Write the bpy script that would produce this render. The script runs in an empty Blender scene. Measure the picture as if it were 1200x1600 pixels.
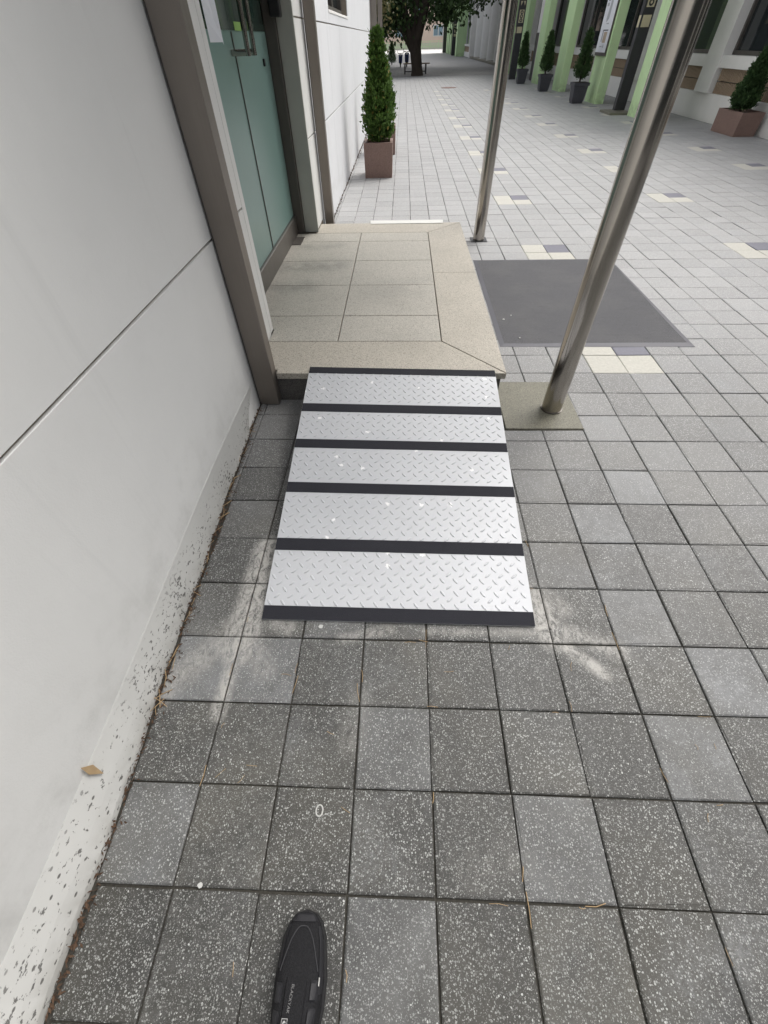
import bpy, math, random
import numpy as np
from mathutils import Matrix, Vector
random.seed(7); rng = np.random.default_rng(7)
S = bpy.context.scene
COL = S.collection
R = math.radians

# ------------------------------------------------------------------ camera
FPX = 636.657; PITCH, ROLL, YAW = R(49.2149), R(-1.6531), R(-3.0693)
CAM = Vector((-0.0949, 0.0582, 1.2569))
f0 = Vector((math.sin(YAW), math.cos(YAW), 0)); r0 = Vector((math.cos(YAW), -math.sin(YAW), 0)); z0 = Vector((0, 0, 1))
FW = f0*math.cos(PITCH) - z0*math.sin(PITCH); UP0 = z0*math.cos(PITCH) + f0*math.sin(PITCH)
RT = r0*math.cos(ROLL) + UP0*math.sin(ROLL); UP = UP0*math.cos(ROLL) - r0*math.sin(ROLL)
cd = bpy.data.cameras.new('camera'); cam = bpy.data.objects.new('camera', cd); COL.objects.link(cam)
cd.sensor_fit = 'VERTICAL'; cd.sensor_height = 24; cd.sensor_width = 18; cd.lens = FPX/1600*24
cd.clip_start = 0.02; cd.clip_end = 3000
cam.matrix_world = Matrix(((RT.x, UP.x, -FW.x, CAM.x), (RT.y, UP.y, -FW.y, CAM.y), (RT.z, UP.z, -FW.z, CAM.z), (0, 0, 0, 1)))
S.camera = cam
def project(x, y, z=0.0):
    d = Vector((x, y, z)) - CAM; w = d.dot(FW)
    if w < .02: return None
    return 600 + FPX*d.dot(RT)/w, 800 - FPX*d.dot(UP)/w

# ------------------------------------------------------------------ world, sun, exposure
SUN_EL, SUN_AZ = R(56), R(48)          # azimuth measured from +Y towards +X
w = bpy.data.worlds.new('World'); S.world = w; w.use_nodes = True
nt = w.node_tree; bg = nt.nodes['Background']
sky = nt.nodes.new('ShaderNodeTexSky'); sky.sky_type = 'NISHITA'; sky.sun_disc = False
sky.sun_elevation = SUN_EL; sky.sun_rotation = SUN_AZ; sky.air_density = 1.0; sky.dust_density = 6.0; sky.ozone_density = 1.0
hs = nt.nodes.new('ShaderNodeHueSaturation'); hs.inputs['Saturation'].default_value = 0.32
nt.links.new(sky.outputs[0], hs.inputs['Color']); nt.links.new(hs.outputs[0], bg.inputs['Color'])
bg.inputs['Strength'].default_value = 0.15
sl = bpy.data.lights.new('sun', 'SUN'); sl.energy = 0.95; sl.angle = R(38); sl.color = (1.0, 0.985, 0.955)
so = bpy.data.objects.new('sun', sl); COL.objects.link(so)
sd = Vector((math.sin(SUN_AZ)*math.cos(SUN_EL), math.cos(SUN_AZ)*math.cos(SUN_EL), math.sin(SUN_EL)))
so.rotation_euler = sd.to_track_quat('Z', 'Y').to_euler(); so.location = (6, -6, 12)
S.view_settings.view_transform = 'Standard'; S.view_settings.look = 'None'
S.view_settings.exposure = 0.43; S.view_settings.gamma = 1.0; S.view_settings.use_curve_mapping = False

# ------------------------------------------------------------------ object helpers
def tag(o, label=None, cat=None, group=None, kind=None):
    if label: o['label'] = label
    if cat: o['category'] = cat
    if group: o['group'] = group
    if kind: o['kind'] = kind
    return o
def thing(name, loc, label=None, cat=None, group=None, kind=None):
    o = bpy.data.objects.new(name, None); COL.objects.link(o); o.location = loc; o.empty_display_size = .1
    return tag(o, label, cat, group, kind)
def offs(p):
    v = Vector((0, 0, 0))
    while p: v += p.location; p = p.parent
    return v
class MB:
    """collects geometry in world coordinates; build() links it as one mesh"""
    def __init__(s): s.v = []; s.f = []
    def poly(s, pts, flip=False):
        n = len(s.v); s.v += [tuple(p) for p in pts]; idx = list(range(n, n+len(pts)))
        s.f.append(idx[::-1] if flip else idx); return s
    def hexa(s, b, t):      # 4 bottom + 4 top points, counter-clockwise seen from above
        n = len(s.v); s.v += [tuple(p) for p in b] + [tuple(p) for p in t]
        s.f += [[n+3, n+2, n+1, n], [n+4, n+5, n+6, n+7]] + [[n+i, n+(i+1) % 4, n+4+(i+1) % 4, n+4+i] for i in range(4)]; return s
    def box(s, x0, x1, y0, y1, z0, z1, c=0.0):
        if c <= 0:
            return s.hexa([(x0, y0, z0), (x1, y0, z0), (x1, y1, z0), (x0, y1, z0)], [(x0, y0, z1), (x1, y0, z1), (x1, y1, z1), (x0, y1, z1)])
        n = len(s.v)          # chamfered box: 24 verts
        X, Y, Z = (x0, x1), (y0, y1), (z0, z1); idx = {}
        for i in (0, 1):
            for j in (0, 1):
                for k in (0, 1):
                    sx, sy, sz = (1, -1)[i]*c, (1, -1)[j]*c, (1, -1)[k]*c
                    for a, p in enumerate(((X[i], Y[j]+sy, Z[k]+sz), (X[i]+sx, Y[j], Z[k]+sz), (X[i]+sx, Y[j]+sy, Z[k]))):
                        idx[i, j, k, a] = len(s.v); s.v.append(p)
        q = [(0, 0), (1, 0), (1, 1), (0, 1)]
        for i in (0, 1):
            for a in range(3):
                cyc = [[(i, j, k) for j, k in q], [(j, i, k) for j, k in q], [(j, k, i) for j, k in q]][a]
                fl = [idx[p + (a,)] for p in cyc]
                s.f.append(fl if (i == 1) != (a == 1) else fl[::-1])
        def e(a, b, A, B): return [idx[a+(A,)], idx[b+(A,)], idx[b+(B,)], idx[a+(B,)]]
        for i in (0, 1):
            for j in (0, 1):
                s.f.append(e((i, j, 0), (i, j, 1), 0, 1)); s.f.append(e((i, 0, j), (i, 1, j), 0, 2)); s.f.append(e((0, i, j), (1, i, j), 1, 2))
                for k in (0, 1): s.f.append([idx[i, j, k, 0], idx[i, j, k, 1], idx[i, j, k, 2]])
        return s
    def tube(s, pts, rad, n=12, cap=True):
        pts = [Vector(p) for p in pts]; rad = rad if isinstance(rad, (list, tuple)) else [rad]*len(pts)
        base = len(s.v)
        prev = None
        for i, p in enumerate(pts):
            t = (pts[min(i+1, len(pts)-1)] - pts[max(i-1, 0)]).normalized()
            ref = Vector((0, 1, 0)) if abs(t.z) > .8 else Vector((0, 0, 1))
            u = t.cross(ref).normalized()
            if prev is not None and prev.length: 
                u = (prev - t*prev.dot(t)).normalized()
            prev = u; v = t.cross(u)
            for k in range(n):
                a = 2*math.pi*k/n; s.v.append(tuple(p + (u*math.cos(a) + v*math.sin(a))*rad[i]))
        for i in range(len(pts)-1):
            for k in range(n):
                a = base+i*n+k; b = base+i*n+(k+1) % n
                s.f.append([a, b, b+n, a+n])
        if cap:
            s.f.append([base+k for k in range(n)][::-1]); s.f.append([base+(len(pts)-1)*n+k for k in range(n)])
        return s
    def cyl(s, x, y, z0, z1, r, n=24, r2=None): return s.tube([(x, y, z0), (x, y, z1)], [r, r if r2 is None else r2], n)
    def build(s, name, mat, parent=None, smooth=False):
        me = bpy.data.meshes.new(name); o = offs(parent) if parent else Vector((0, 0, 0))
        me.from_pydata([(a-o.x, b-o.y, c-o.z) for a, b, c in s.v], [], s.f); 
        import bmesh
        bm = bmesh.new(); bm.from_mesh(me); bmesh.ops.recalc_face_normals(bm, faces=bm.faces) if len(s.f) < 60000 else None; bm.to_mesh(me); bm.free()
        me.update()
        ob = bpy.data.objects.new(name, me); COL.objects.link(ob); me.materials.append(mat)
        if parent: ob.parent = parent
        if smooth: 
            me.polygons.foreach_set('use_smooth', [True]*len(me.polygons))
            try: me.set_sharp_from_angle(angle=R(40))
            except Exception: pass
        return ob
def quads(name, V, mat, parent=None):
    """V: (n,4,3) world-space quads as one mesh"""
    n = len(V); me = bpy.data.meshes.new(name); o = offs(parent) if parent else Vector((0, 0, 0))
    V = (np.asarray(V, float) - np.array(o)).reshape(-1, 3)
    me.vertices.add(4*n); me.vertices.foreach_set('co', V.ravel()); me.loops.add(4*n); me.loops.foreach_set('vertex_index', np.arange(4*n, dtype=np.int32))
    me.polygons.add(n); me.polygons.foreach_set('loop_start', np.arange(0, 4*n, 4, dtype=np.int32))
    me.update(calc_edges=True); me.validate()
    ob = bpy.data.objects.new(name, me); COL.objects.link(ob); me.materials.append(mat)
    if parent: ob.parent = parent
    return ob
def copy_tree(o, parent=None):
    c = o.copy(); COL.objects.link(c); c.parent = parent
    for ch in list(o.children): copy_tree(ch, c)
    return c

# ------------------------------------------------------------------ material helpers
class NM:
    def __init__(s, name, rough=.6, metal=0., spec=.5, col=(.5, .5, .5)):
        s.m = bpy.data.materials.new(name); s.m.use_nodes = True; s.nt = s.m.node_tree; s.b = s.nt.nodes['Principled BSDF']
        s.b.inputs['Roughness'].default_value = rough; s.b.inputs['Metallic'].default_value = metal
        s.b.inputs['Specular IOR Level'].default_value = spec; s.b.inputs['Base Color'].default_value = (*col, 1)
        s._pos = None
    def n(s, t, **k):
        q = s.nt.nodes.new('ShaderNode'+t)
        for a, b in k.items(): setattr(q, a, b)
        return q
    def set(s, sock, v):
        if isinstance(v, bpy.types.NodeSocket): s.nt.links.new(v, sock)
        elif isinstance(v, (tuple, list)) and len(v) == 3 and sock.type == 'RGBA': sock.default_value = (*v, 1)
        else: sock.default_value = v
    @property
    def pos(s):
        if s._pos is None: s._pos = s.n('NewGeometry').outputs['Position']
        return s._pos
    def noise(s, scale, detail=3, rough=.55, vec=None, dist=0.):
        q = s.n('TexNoise'); s.set(q.inputs['Vector'], vec or s.pos); q.inputs['Scale'].default_value = scale
        q.inputs['Detail'].default_value = detail; q.inputs['Roughness'].default_value = rough; q.inputs['Distortion'].default_value = dist
        return q.outputs['Fac']
    def voro(s, scale, vec=None, feat='F1'):
        q = s.n('TexVoronoi', feature=feat); s.set(q.inputs['Vector'], vec or s.pos); q.inputs['Scale'].default_value = scale
        return q
    def scl(s, v, vec=None):
        q = s.n('VectorMath', operation='MULTIPLY'); s.set(q.inputs[0], vec or s.pos); q.inputs[1].default_value = v; return q.outputs[0]
    def math(s, op, a, b=0., c=None, clamp=False):
        q = s.n('Math', operation=op, use_clamp=clamp); s.set(q.inputs[0], a); s.set(q.inputs[1], b)
        if c is not None: s.set(q.inputs[2], c)
        return q.outputs[0]
    def rng(s, v, a, b, c=0., d=1., smooth=True):
        q = s.n('MapRange', interpolation_type='SMOOTHSTEP' if smooth else 'LINEAR'); s.set(q.inputs['Value'], v)
        for nme, x in (('From Min', a), ('From Max', b), ('To Min', c), ('To Max', d)): s.set(q.inputs[nme], x)
        return q.outputs['Result']
    def mix(s, f, a, b, mode='MIX'):
        q = s.n('Mix', data_type='RGBA', blend_type=mode); s.set(q.inputs[0], f); s.set(q.inputs[6], a); s.set(q.inputs[7], b); return q.outputs[2]
    def sep(s, v):
        q = s.n('SeparateXYZ'); s.set(q.inputs[0], v); return q.outputs
    def hsv(s, col, v):
        q = s.n('HueSaturation'); s.set(q.inputs['Value'], v); s.set(q.inputs['Color'], col); return q.outputs[0]
    def bump(s, h, strength=.3, dist=.002):
        q = s.n('Bump'); q.inputs['Strength'].default_value = strength; q.inputs['Distance'].default_value = dist; s.set(q.inputs['Height'], h)
        s.nt.links.new(q.outputs[0], s.b.inputs['Normal'])
    def col(s, c): s.set(s.b.inputs['Base Color'], c); return s
    def rough(s, v): s.set(s.b.inputs['Roughness'], v); return s
    def capsule(s, a, b, w0, w1, P2):
        """1 inside a capsule a-b in plan, fading from radius w0 to w1"""
        ax, ay = a; dx, dy = b[0]-ax, b[1]-ay; L2 = dx*dx+dy*dy
        sub = s.n('VectorMath', operation='SUBTRACT'); s.set(sub.inputs[0], P2); sub.inputs[1].default_value = (ax, ay, 0)
        dot = s.n('VectorMath', operation='DOT_PRODUCT'); s.set(dot.inputs[0], sub.outputs[0]); dot.inputs[1].default_value = (dx/L2, dy/L2, 0)
        t = s.math('ADD', dot.outputs['Value'], 0., clamp=True)
        sc = s.n('VectorMath', operation='SCALE'); sc.inputs[0].default_value = (dx, dy, 0); s.set(sc.inputs['Scale'], t)
        d = s.n('VectorMath', operation='DISTANCE'); s.set(d.inputs[0], sub.outputs[0]); s.set(d.inputs[1], sc.outputs[0])
        return s.rng(d.outputs['Value'], w0, w1, 1., 0.)

def plain(name, col, rough=.6, metal=0., spec=.5, var=.12, scale=8, bump=0.):
    m = NM(name, rough, metal, spec); n = m.noise(scale, 4)
    m.col(m.mix(n, tuple(c*(1-var) for c in col), tuple(min(1, c*(1+var)) for c in col)))
    if bump: m.bump(m.noise(scale*12, 3), bump, .003)
    return m.m

def terrazzo(name, source, smears, pale=0.):
    """dark cement tile with pale stone chips"""
    m = NM(name, .62, 0, .5)
    rnd = m.n('ObjectInfo').outputs['Random'] if source == 'object' else m.n('NewGeometry').outputs['Random Per Island']
    rnd2 = m.math('FRACT', m.math('MULTIPLY', rnd, 37.7))
    warp = m.n('VectorMath', operation='ADD'); m.set(warp.inputs[0], m.pos)
    nz = m.n('TexNoise'); nz.inputs['Scale'].default_value = 160; m.set(nz.inputs['Vector'], m.pos)
    ws = m.n('VectorMath', operation='SCALE'); m.set(ws.inputs[0], nz.outputs['Color']); ws.inputs['Scale'].default_value = .004; m.set(warp.inputs[1], ws.outputs[0])
    v1 = m.voro(215, warp.outputs[0]); v2 = m.voro(420, warp.outputs[0])
    r1 = m.sep(v1.outputs['Color']); r2 = m.sep(v2.outputs['Color'])
    c1 = m.math('MULTIPLY', m.rng(m.math('SUBTRACT', v1.outputs['Distance'], m.math('MULTIPLY', r1[0], .44)), -.02, .08, 1, 0), m.rng(r1[1], .04, .2))
    c2 = m.math('MULTIPLY', m.rng(m.math('SUBTRACT', v2.outputs['Distance'], m.math('MULTIPLY', r2[0], .46)), -.02, .10, 1, 0), m.rng(r2[1], .15, .4))
    big = m.noise(5.5, 4, .6); med = m.noise(38, 3)
    base = m.mix(m.rng(med, .3, .7), (.030, .030, .027), (.054, .053, .049))
    base = m.mix(m.rng(m.noise(620, 3, .7), .35, .75), m.hsv(base, .72), m.hsv(base, 1.75))
    base = m.mix(m.rng(m.noise(3.1, 3), .42, .68, 0, .45), base, (.085, .080, .064))
    xyz = m.sep(m.pos); far_light = m.rng(m.math('ADD', m.math('ADD', xyz[1], m.math('MULTIPLY', xyz[0], .3)), m.math('MULTIPLY', m.noise(.7, 2), 1.4)), .5, 5.0)   # near shade and far grazing sheen painted into the tile colour
    base = m.mix(far_light, base, (.31, .31, .31))
    tilev = m.rng(rnd, 0, 1, m.rng(far_light, 0, 1, .78, .92), m.rng(far_light, 0, 1, 1.30, 1.09), False)
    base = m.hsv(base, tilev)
    ch1 = m.mix(r1[2], (.15, .155, .145), (.50, .51, .49)); ch2 = m.mix(r2[2], (.12, .12, .115), (.34, .34, .33))
    ch1 = m.mix(m.math('MULTIPLY', far_light, .6), ch1, (.66, .66, .65)); ch2 = m.mix(m.math('MULTIPLY', far_light, .6), ch2, (.5, .5, .5))
    c = m.mix(m.math('MULTIPLY', c2, .8), base, ch2); c = m.mix(m.math('MULTIPLY', c1, .92), c, ch1)
    # pale bloom of lime, stronger on some tiles
    bloom = m.math('MULTIPLY', m.math('MULTIPLY', m.rng(big, .40, .75), m.rng(m.noise(90, 4, .7), .25, .7)), m.rng(rnd2, .35, 1., .08, .55))
    c = m.mix(bloom, c, (.27, .28, .29))
    c = m.mix(m.math('MULTIPLY', m.rng(rnd2, .80, .97, pale, .20+pale), m.rng(m.noise(7, 4, .65), .25, .7, .3, 1.)), c, (.29, .30, .31))
    if smears:
        P2 = m.scl((1, 1, 0)); tot = None
        for a, b, w0, w1, k in smears:
            q = m.math('MULTIPLY', m.capsule(a, b, w0, w1, P2), k)
            tot = q if tot is None else m.math('MAXIMUM', tot, q)
        f = m.math('MULTIPLY', m.math('MULTIPLY', tot, m.rng(m.noise(1, 6, .78, m.scl((46, 24, 1)), 1.2), .34, .60)), m.rng(m.noise(160, 3, .7), .1, .55, .35, 1.), clamp=True)
        c = m.mix(f, c, (.40, .39, .365))
    m.col(c)
    m.rough(m.rng(med, .2, .8, .5, .72))
    h = m.math('ADD', m.math('MULTIPLY', c1, .7), m.math('MULTIPLY', med, .6)); m.bump(h, .35, .0012)
    return m.m
SMEARS = [((-.585, .95), (-.600, .56), .035, .075, 1.0), ((-.603, .56), (-.607, .37), .008, .035, .95), ((-.60, .66), (-.80, .42), .0, .075, .75), ((-.58, .62), (-.50, .50), .0, .06, .5),
          ((-.57, .68), (-.45, .635), .0, .05, .6), ((.36, .76), (.40, .63), .02, .075, 1.0), ((.40, .62), (.53, .51), .004, .034, .95), ((.40, .66), (.60, .58), .0, .05, .7), ((.38, .8), (.46, .72), .0, .05, .5),
          ((-.27, .60), (-.12, .635), .0, .03, .6), ((.0, .632), (.36, .635), .0, .025, .55), ((.37, .80), (.44, .70), .0, .05, .35), ((-.2, .42), (-.22, .3), .0, .06, .25), ((.08, .05), (.20, .08), .0, .07, .14)]
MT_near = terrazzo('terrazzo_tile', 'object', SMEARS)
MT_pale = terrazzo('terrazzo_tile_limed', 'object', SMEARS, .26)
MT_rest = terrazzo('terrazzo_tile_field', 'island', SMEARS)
MT_cream = plain('cream_tile', (.47, .46, .41), .65, var=.22, scale=60, bump=.2)
MT_slate = plain('slate_tile', (.15, .15, .185), .6, var=.2, scale=60, bump=.2)
m = NM('joint_sand', .9, 0, .2); n_ = m.noise(220, 3); m.col(m.mix(n_, (.022, .021, .018), (.085, .080, .068))); m.bump(n_, .6, .004); M_sand = m.m

def make_far_paving():
    m = NM('paving_far', .62); P = m.scl((5, 5, 0)); br = m.n('TexBrick', offset=0.0, squash=1.0)
    m.set(br.inputs['Vector'], P); br.inputs['Scale'].default_value = 1; br.inputs['Mortar Size'].default_value = .02
    br.inputs['Brick Width'].default_value = 1; br.inputs['Row Height'].default_value = 1
    br.inputs['Color1'].default_value = (.20, .20, .20, 1); br.inputs['Color2'].default_value = (.26, .26, .26, 1); br.inputs['Mortar'].default_value = (.06, .06, .055, 1)
    m.col(m.mix(m.rng(m.noise(1.2, 4), .3, .7, 0, .4), br.outputs['Color'], (.26, .26, .26))); return m.m
M_far = make_far_paving()

def stucco(name, base=(.75, .75, .73), dirt=.35, streak=True):
    m = NM(name, .75, 0, .3)
    a = m.noise(1.6, 4, .6); b = m.noise(14, 4, .6)
    c = m.mix(m.rng(a, .35, .75, 0, dirt), base, tuple(x*.86 for x in base))
    c = m.mix(m.rng(b, .5, .8, 0, .22), c, tuple(x*.9 for x in base))
    if streak:
        st = m.noise(1, 4, .6, m.scl((14, 14, .5))); c = m.mix(m.rng(st, .55, .8, 0, .30), c, tuple(x*.72 for x in base))
        zz = m.sep(m.pos)[2]; low = m.math('MULTIPLY', m.rng(zz, .05, .45, 1, 0), m.rng(m.noise(7, 5, .65), .42, .7))
        c = m.mix(m.math('MULTIPLY', low, .35), c, (.42, .42, .39))
        sp = m.voro(60, m.scl((1, 1.2, .7))); spc = m.math('MULTIPLY', m.rng(sp.outputs['Distance'], .05, .12, 1, 0), m.rng(m.sep(sp.outputs['Color'])[0], .965, .975))
        c = m.mix(m.math('MULTIPLY', spc, .6), c, (.33, .33, .34))
    m.col(c); m.bump(m.math('ADD', m.noise(240, 3), m.math('MULTIPLY', m.noise(38, 3), .8)), .22, .0025); return m.m
M_stucco = stucco('white_stucco')
M_stucco2 = stucco('white_panel', (.72, .73, .745), .3)
def skirting_mat():
    m = NM('flaking_skirting_paint', .7, 0, .3)
    b = m.noise(10, 4); c = m.mix(b, (.50, .50, .48), (.58, .58, .555))
    v = m.voro(95, m.scl((1, .5, .75))); rr = m.sep(v.outputs['Color'])
    nz = m.noise(120, 4, .65, m.scl((1, .5, .8))); clump = m.noise(5, 3)
    f1 = m.math('MULTIPLY', m.rng(m.math('ADD', nz, m.math('MULTIPLY', clump, .28)), .745, .775), 1.)
    f2 = m.math('MULTIPLY', m.rng(v.outputs['Distance'], .16, .26, 1, 0), m.rng(m.math('ADD', rr[0], m.math('MULTIPLY', clump, .6)), 1.04, 1.08))
    f = m.math('MULTIPLY', m.math('MAXIMUM', f1, f2), m.rng(m.math('ADD', m.sep(m.pos)[2], m.math('MULTIPLY', m.noise(4, 3), .06)), .11, .17, 1, 0))
    grime = m.rng(m.sep(m.pos)[2], .0, .07, .45, 0); c = m.mix(m.math('MULTIPLY', grime, m.rng(m.noise(22, 4), .3, .7)), c, (.30, .29, .26)); m.col(m.mix(m.math('MULTIPLY', f, .85), c, (.085, .082, .075))); m.bump(m.math('SUBTRACT', m.math('MULTIPLY', b, .5), f), .5, .002); return m.m
M_skirt = skirting_mat()
M_groove = plain('joint_shadow_paint', (.28, .24, .195), .8, var=.25, scale=20)
def granite(name, a, b, dk, stain=0.):
    m = NM(name, .55, 0, .45); v = m.voro(330); v2 = m.voro(140); r = m.sep(v.outputs['Color']); q = m.sep(v2.outputs['Color'])
    c = m.mix(r[0], a, b); c = m.mix(m.rng(r[1], .80, .86, 0, .75), c, dk); c = m.mix(m.rng(q[1], .6, .9, 0, .25), c, tuple(x*1.2 for x in b))
    c = m.mix(m.rng(m.noise(2.2, 4), .4, .75, 0, .25), c, tuple(x*.7 for x in a))
    if stain:
        P2 = m.scl((1, 1, 0)); tot = None
        for A, B, w0, w1, k in [((-.95, 3.0), (-.75, 3.05), .0, .17, .8), ((-.95, 3.42), (-.6, 3.45), .0, .20, .9), ((-.92, 3.85), (-.62, 3.9), .0, .14, .6), ((-.2, 2.9), (.0, 3.1), .0, .3, .35)]:
            k2 = m.math('MULTIPLY', m.capsule(A, B, w0, w1, P2), k); tot = k2 if tot is None else m.math('MAXIMUM', tot, k2)
        c = m.mix(m.math('MULTIPLY', m.math('MULTIPLY', tot, m.rng(m.noise(9, 4), .25, .65)), stain), c, (.10, .10, .095))
    m.col(c); m.bump(r[0], .12, .0006); return m.m
M_gr_in = granite('granite_grey', (.39, .37, .325), (.51, .485, .43), (.15, .14, .125), .5)
M_gr_bd = granite('granite_beige', (.38, .35, .295), (.52, .485, .42), (.17, .155, .13))
M_base = granite('granite_dark_riser', (.09, .085, .08), (.15, .14, .13), (.04, .04, .04))
def steel(name, col, rough, streak=.06, aniso=0.):
    m = NM(name, rough, 1., .5); n = m.noise(1, 4, .6, m.scl((220, 220, 3))); k = m.noise(6, 4)
    m.col(m.mix(k, tuple(c*.86 for c in col), col)); m.rough(m.rng(n, .2, .8, max(.02, rough-streak), rough+streak)); m.bump(m.noise(3.0, 2), .05, .01); return m.m
M_pole = steel('polished_steel', (.46, .43, .39), .17, .05)
M_bronze = NM('brown_brushed_steel', .42, .75, .5)
_n = M_bronze.noise(1, 4, .6, M_bronze.scl((160, 160, 2))); M_bronze.col(M_bronze.mix(M_bronze.noise(2.2, 4), (.20, .175, .155), (.30, .27, .24))); M_bronze.rough(M_bronze.rng(_n, .2, .8, .36, .52)); M_bronze = M_bronze.m
M_rail = steel('door_rail_steel', (.24, .225, .21), .45)
M_dark = plain('black_plastic', (.018, .018, .02), .4, var=.2)
M_frame = plain('grey_green_jamb', (.43, .435, .40), .6, var=.12, scale=6, bump=.08)
M_frame_dk = plain('dark_bronze_frame', (.11, .10, .09), .45, .3, var=.2)
M_white = plain('white_paint', (.74, .74, .71), .6, var=.06, scale=3)
M_paper = plain('paper', (.78, .80, .84), .8, var=.04)
def glass(name, col, rough, film=False):
    m = NM(name, rough, 0, .6); c = m.mix(m.noise(2.2, 3), tuple(x*.8 for x in col), col)
    if film:
        z = m.sep(m.pos)[2]
        c = m.mix(m.rng(m.noise(70, 3), .5, .9, 0, .12), c, (.25, .36, .33))
    m.col(c); return m.m
M_film = glass('teal_frosted_glass', (.21, .335, .31), .3, True)
M_glass = glass('dark_green_glass', (.030, .055, .045), .06)
M_window = glass('dark_window_glass', (.022, .028, .03), .05)
M_conc = granite('weathered_concrete', (.13, .125, .095), (.22, .21, .16), (.07, .068, .05))
M_conc_l = plain('pale_concrete', (.78, .77, .74), .8, var=.08, scale=3, bump=.1)
def mat_mat():
    m = NM('rubber_backed_mat', .9, 0, .2); n = m.noise(700, 2); b = m.noise(3, 4)
    c = m.mix(m.rng(n, .3, .7), (.055, .055, .06), (.17, .17, .178)); c = m.mix(m.rng(b, .4, .8, 0, .35), c, (.17, .165, .16)); c = m.mix(m.rng(m.noise(1, 5, .7, m.scl((5, 38, 1))), .5, .8, 0, .35), c, (.055, .054, .056)); ln = m.voro(26); c = m.mix(m.math('MULTIPLY', m.rng(ln.outputs['Distance'], .03, .07, 1, 0), m.rng(m.sep(ln.outputs['Color'])[0], .93, .94)), c, (.38, .36, .32)); m.col(c)
    wv = m.n('TexWave'); wv.bands_direction = 'Y'; m.set(wv.inputs['Vector'], m.pos); wv.inputs['Scale'].default_value = 40; wv.inputs['Distortion'].default_value = 1.
    m.bump(m.math('ADD', n, m.math('MULTIPLY', wv.outputs['Fac'], .3)), .5, .003); return m.m
M_mat = mat_mat()
M_matedge = plain('mat_rubber_edge', (.10, .10, .115), .6, var=.1)
def plate():
    m = NM('aluminium_tread_plate', .55, .15, .4); b = m.noise(4, 4); c = m.mix(b, (.53, .545, .565), (.59, .60, .62))
    c = m.mix(m.rng(m.noise(26, 4, .6), .60, .75, 0, .35), c, (.44, .45, .455)); c = m.mix(m.rng(m.noise(1, 4, .7, m.scl((3, 40, 1))), .62, .8, 0, .3), c, (.40, .41, .415))
    v = m.voro(9.0, m.scl((1, 1, 1))); v.voronoi_dimensions = '2D'; rr = m.sep(v.outputs['Color']); nz = m.math('MULTIPLY', m.noise(110, 4, .7), .34)
    f = m.math('MULTIPLY', m.rng(m.math('ADD', v.outputs['Distance'], nz), .22, .25, 1, 0), m.rng(rr[0], .66, .68))
    m.set(m.b.inputs['Metallic'], m.rng(f, 0, 1, .15, 0.)); m.rough(m.rng(b, .3, .7, .50, .62))
    m.col(m.mix(f, c, (.88, .88, .88))); m.bump(m.noise(18, 3), .06, .004); return m.m
M_plate = plate()
def tape():
    m = NM('black_grip_tape', .85, 0, .35); n = m.noise(900, 2); m.col(m.mix(n, (.008, .008, .012), (.035, .036, .045))); m.bump(n, .6, .002); return m.m
M_tape = tape()
M_terra = granite('red_granite_planter', (.20, .125, .10), (.28, .185, .155), (.12, .08, .065))
M_pot = plain('charcoal_plastic', (.07, .072, .083), .55, var=.2)
M_soil = plain('potting_soil', (.035, .026, .018), .95, var=.4, scale=60, bump=.8)
def leaf(name, a, b, dry=None):
    m = NM(name, .6, 0, .3); r = m.n('NewGeometry').outputs['Random Per Island']; k = m.noise(7, 3)
    c = m.mix(r, a, b); c = m.mix(m.rng(k, .35, .7, 0, .5), c, tuple(x*.6 for x in a))
    if dry: c = m.mix(m.rng(r, .965, .97), c, dry)
    m.col(c); m.b.inputs['Subsurface Weight'].default_value = 0
    tr = m.n('BsdfTranslucent'); m.set(tr.inputs['Color'], c); ms = m.n('MixShader'); ms.inputs[0].default_value = .25
    out = m.nt.nodes['Material Output']; m.nt.links.new(m.b.outputs[0], ms.inputs[1]); m.nt.links.new(tr.outputs[0], ms.inputs[2]); m.nt.links.new(ms.outputs[0], out.inputs['Surface'])
    return m.m
M_conif = leaf('conifer_scale_leaf', (.055, .11, .02), (.12, .215, .045), (.25, .2, .05))
M_conif_d = leaf('conifer_dark_leaf', (.04, .085, .03), (.09, .16, .055))
M_leaf = leaf('broad_leaf', (.022, .045, .014), (.06, .105, .03))
M_leaf_y = leaf('olive_brown_leaf', (.085, .085, .03), (.19, .17, .075))
def bark():
    m = NM('bark', .95, 0, .2); n = m.noise(1, 5, .65, m.scl((16, 16, 2.5))); m.col(m.mix(n, (.022, .018, .015), (.085, .068, .055))); m.bump(n, .9, .03); return m.m
M_bark = bark()
def green_paint():
    m = NM('pale_green_paint', .6, 0, .35); b = m.noise(1.5, 4); st = m.noise(1, 4, .6, m.scl((9, 9, .6))); z = m.sep(m.pos)[2]
    c = m.mix(b, (.56, .78, .40), (.64, .84, .50)); c = m.mix(m.rng(st, .5, .8, 0, .35), c, (.33, .47, .27))
    low = m.math('MULTIPLY', m.rng(z, .0, .4, 1, 0), m.rng(m.noise(9, 4), .35, .65)); m.col(m.mix(m.math('MULTIPLY', low, .4), c, (.2, .26, .13))); return m.m
M_green = green_paint()
M_brick = plain('brown_ribbed_brick', (.33, .25, .175), .85, var=.25, scale=25, bump=.3)
M_peach = plain('peach_render', (.80, .64, .53), .85, var=.1, scale=1)
M_sign = plain('charcoal_steel_sign', (.055, .055, .06), .45, .3, var=.15)
M_gold = plain('cream_gold_plate', (.62, .56, .38), .5, var=.12, scale=20)
M_wood = plain('weathered_bench_wood', (.24, .17, .11), .8, var=.25, scale=10)
M_blue = plain('blue_scooter_body', (.03, .06, .22), .35, var=.1)
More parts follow.
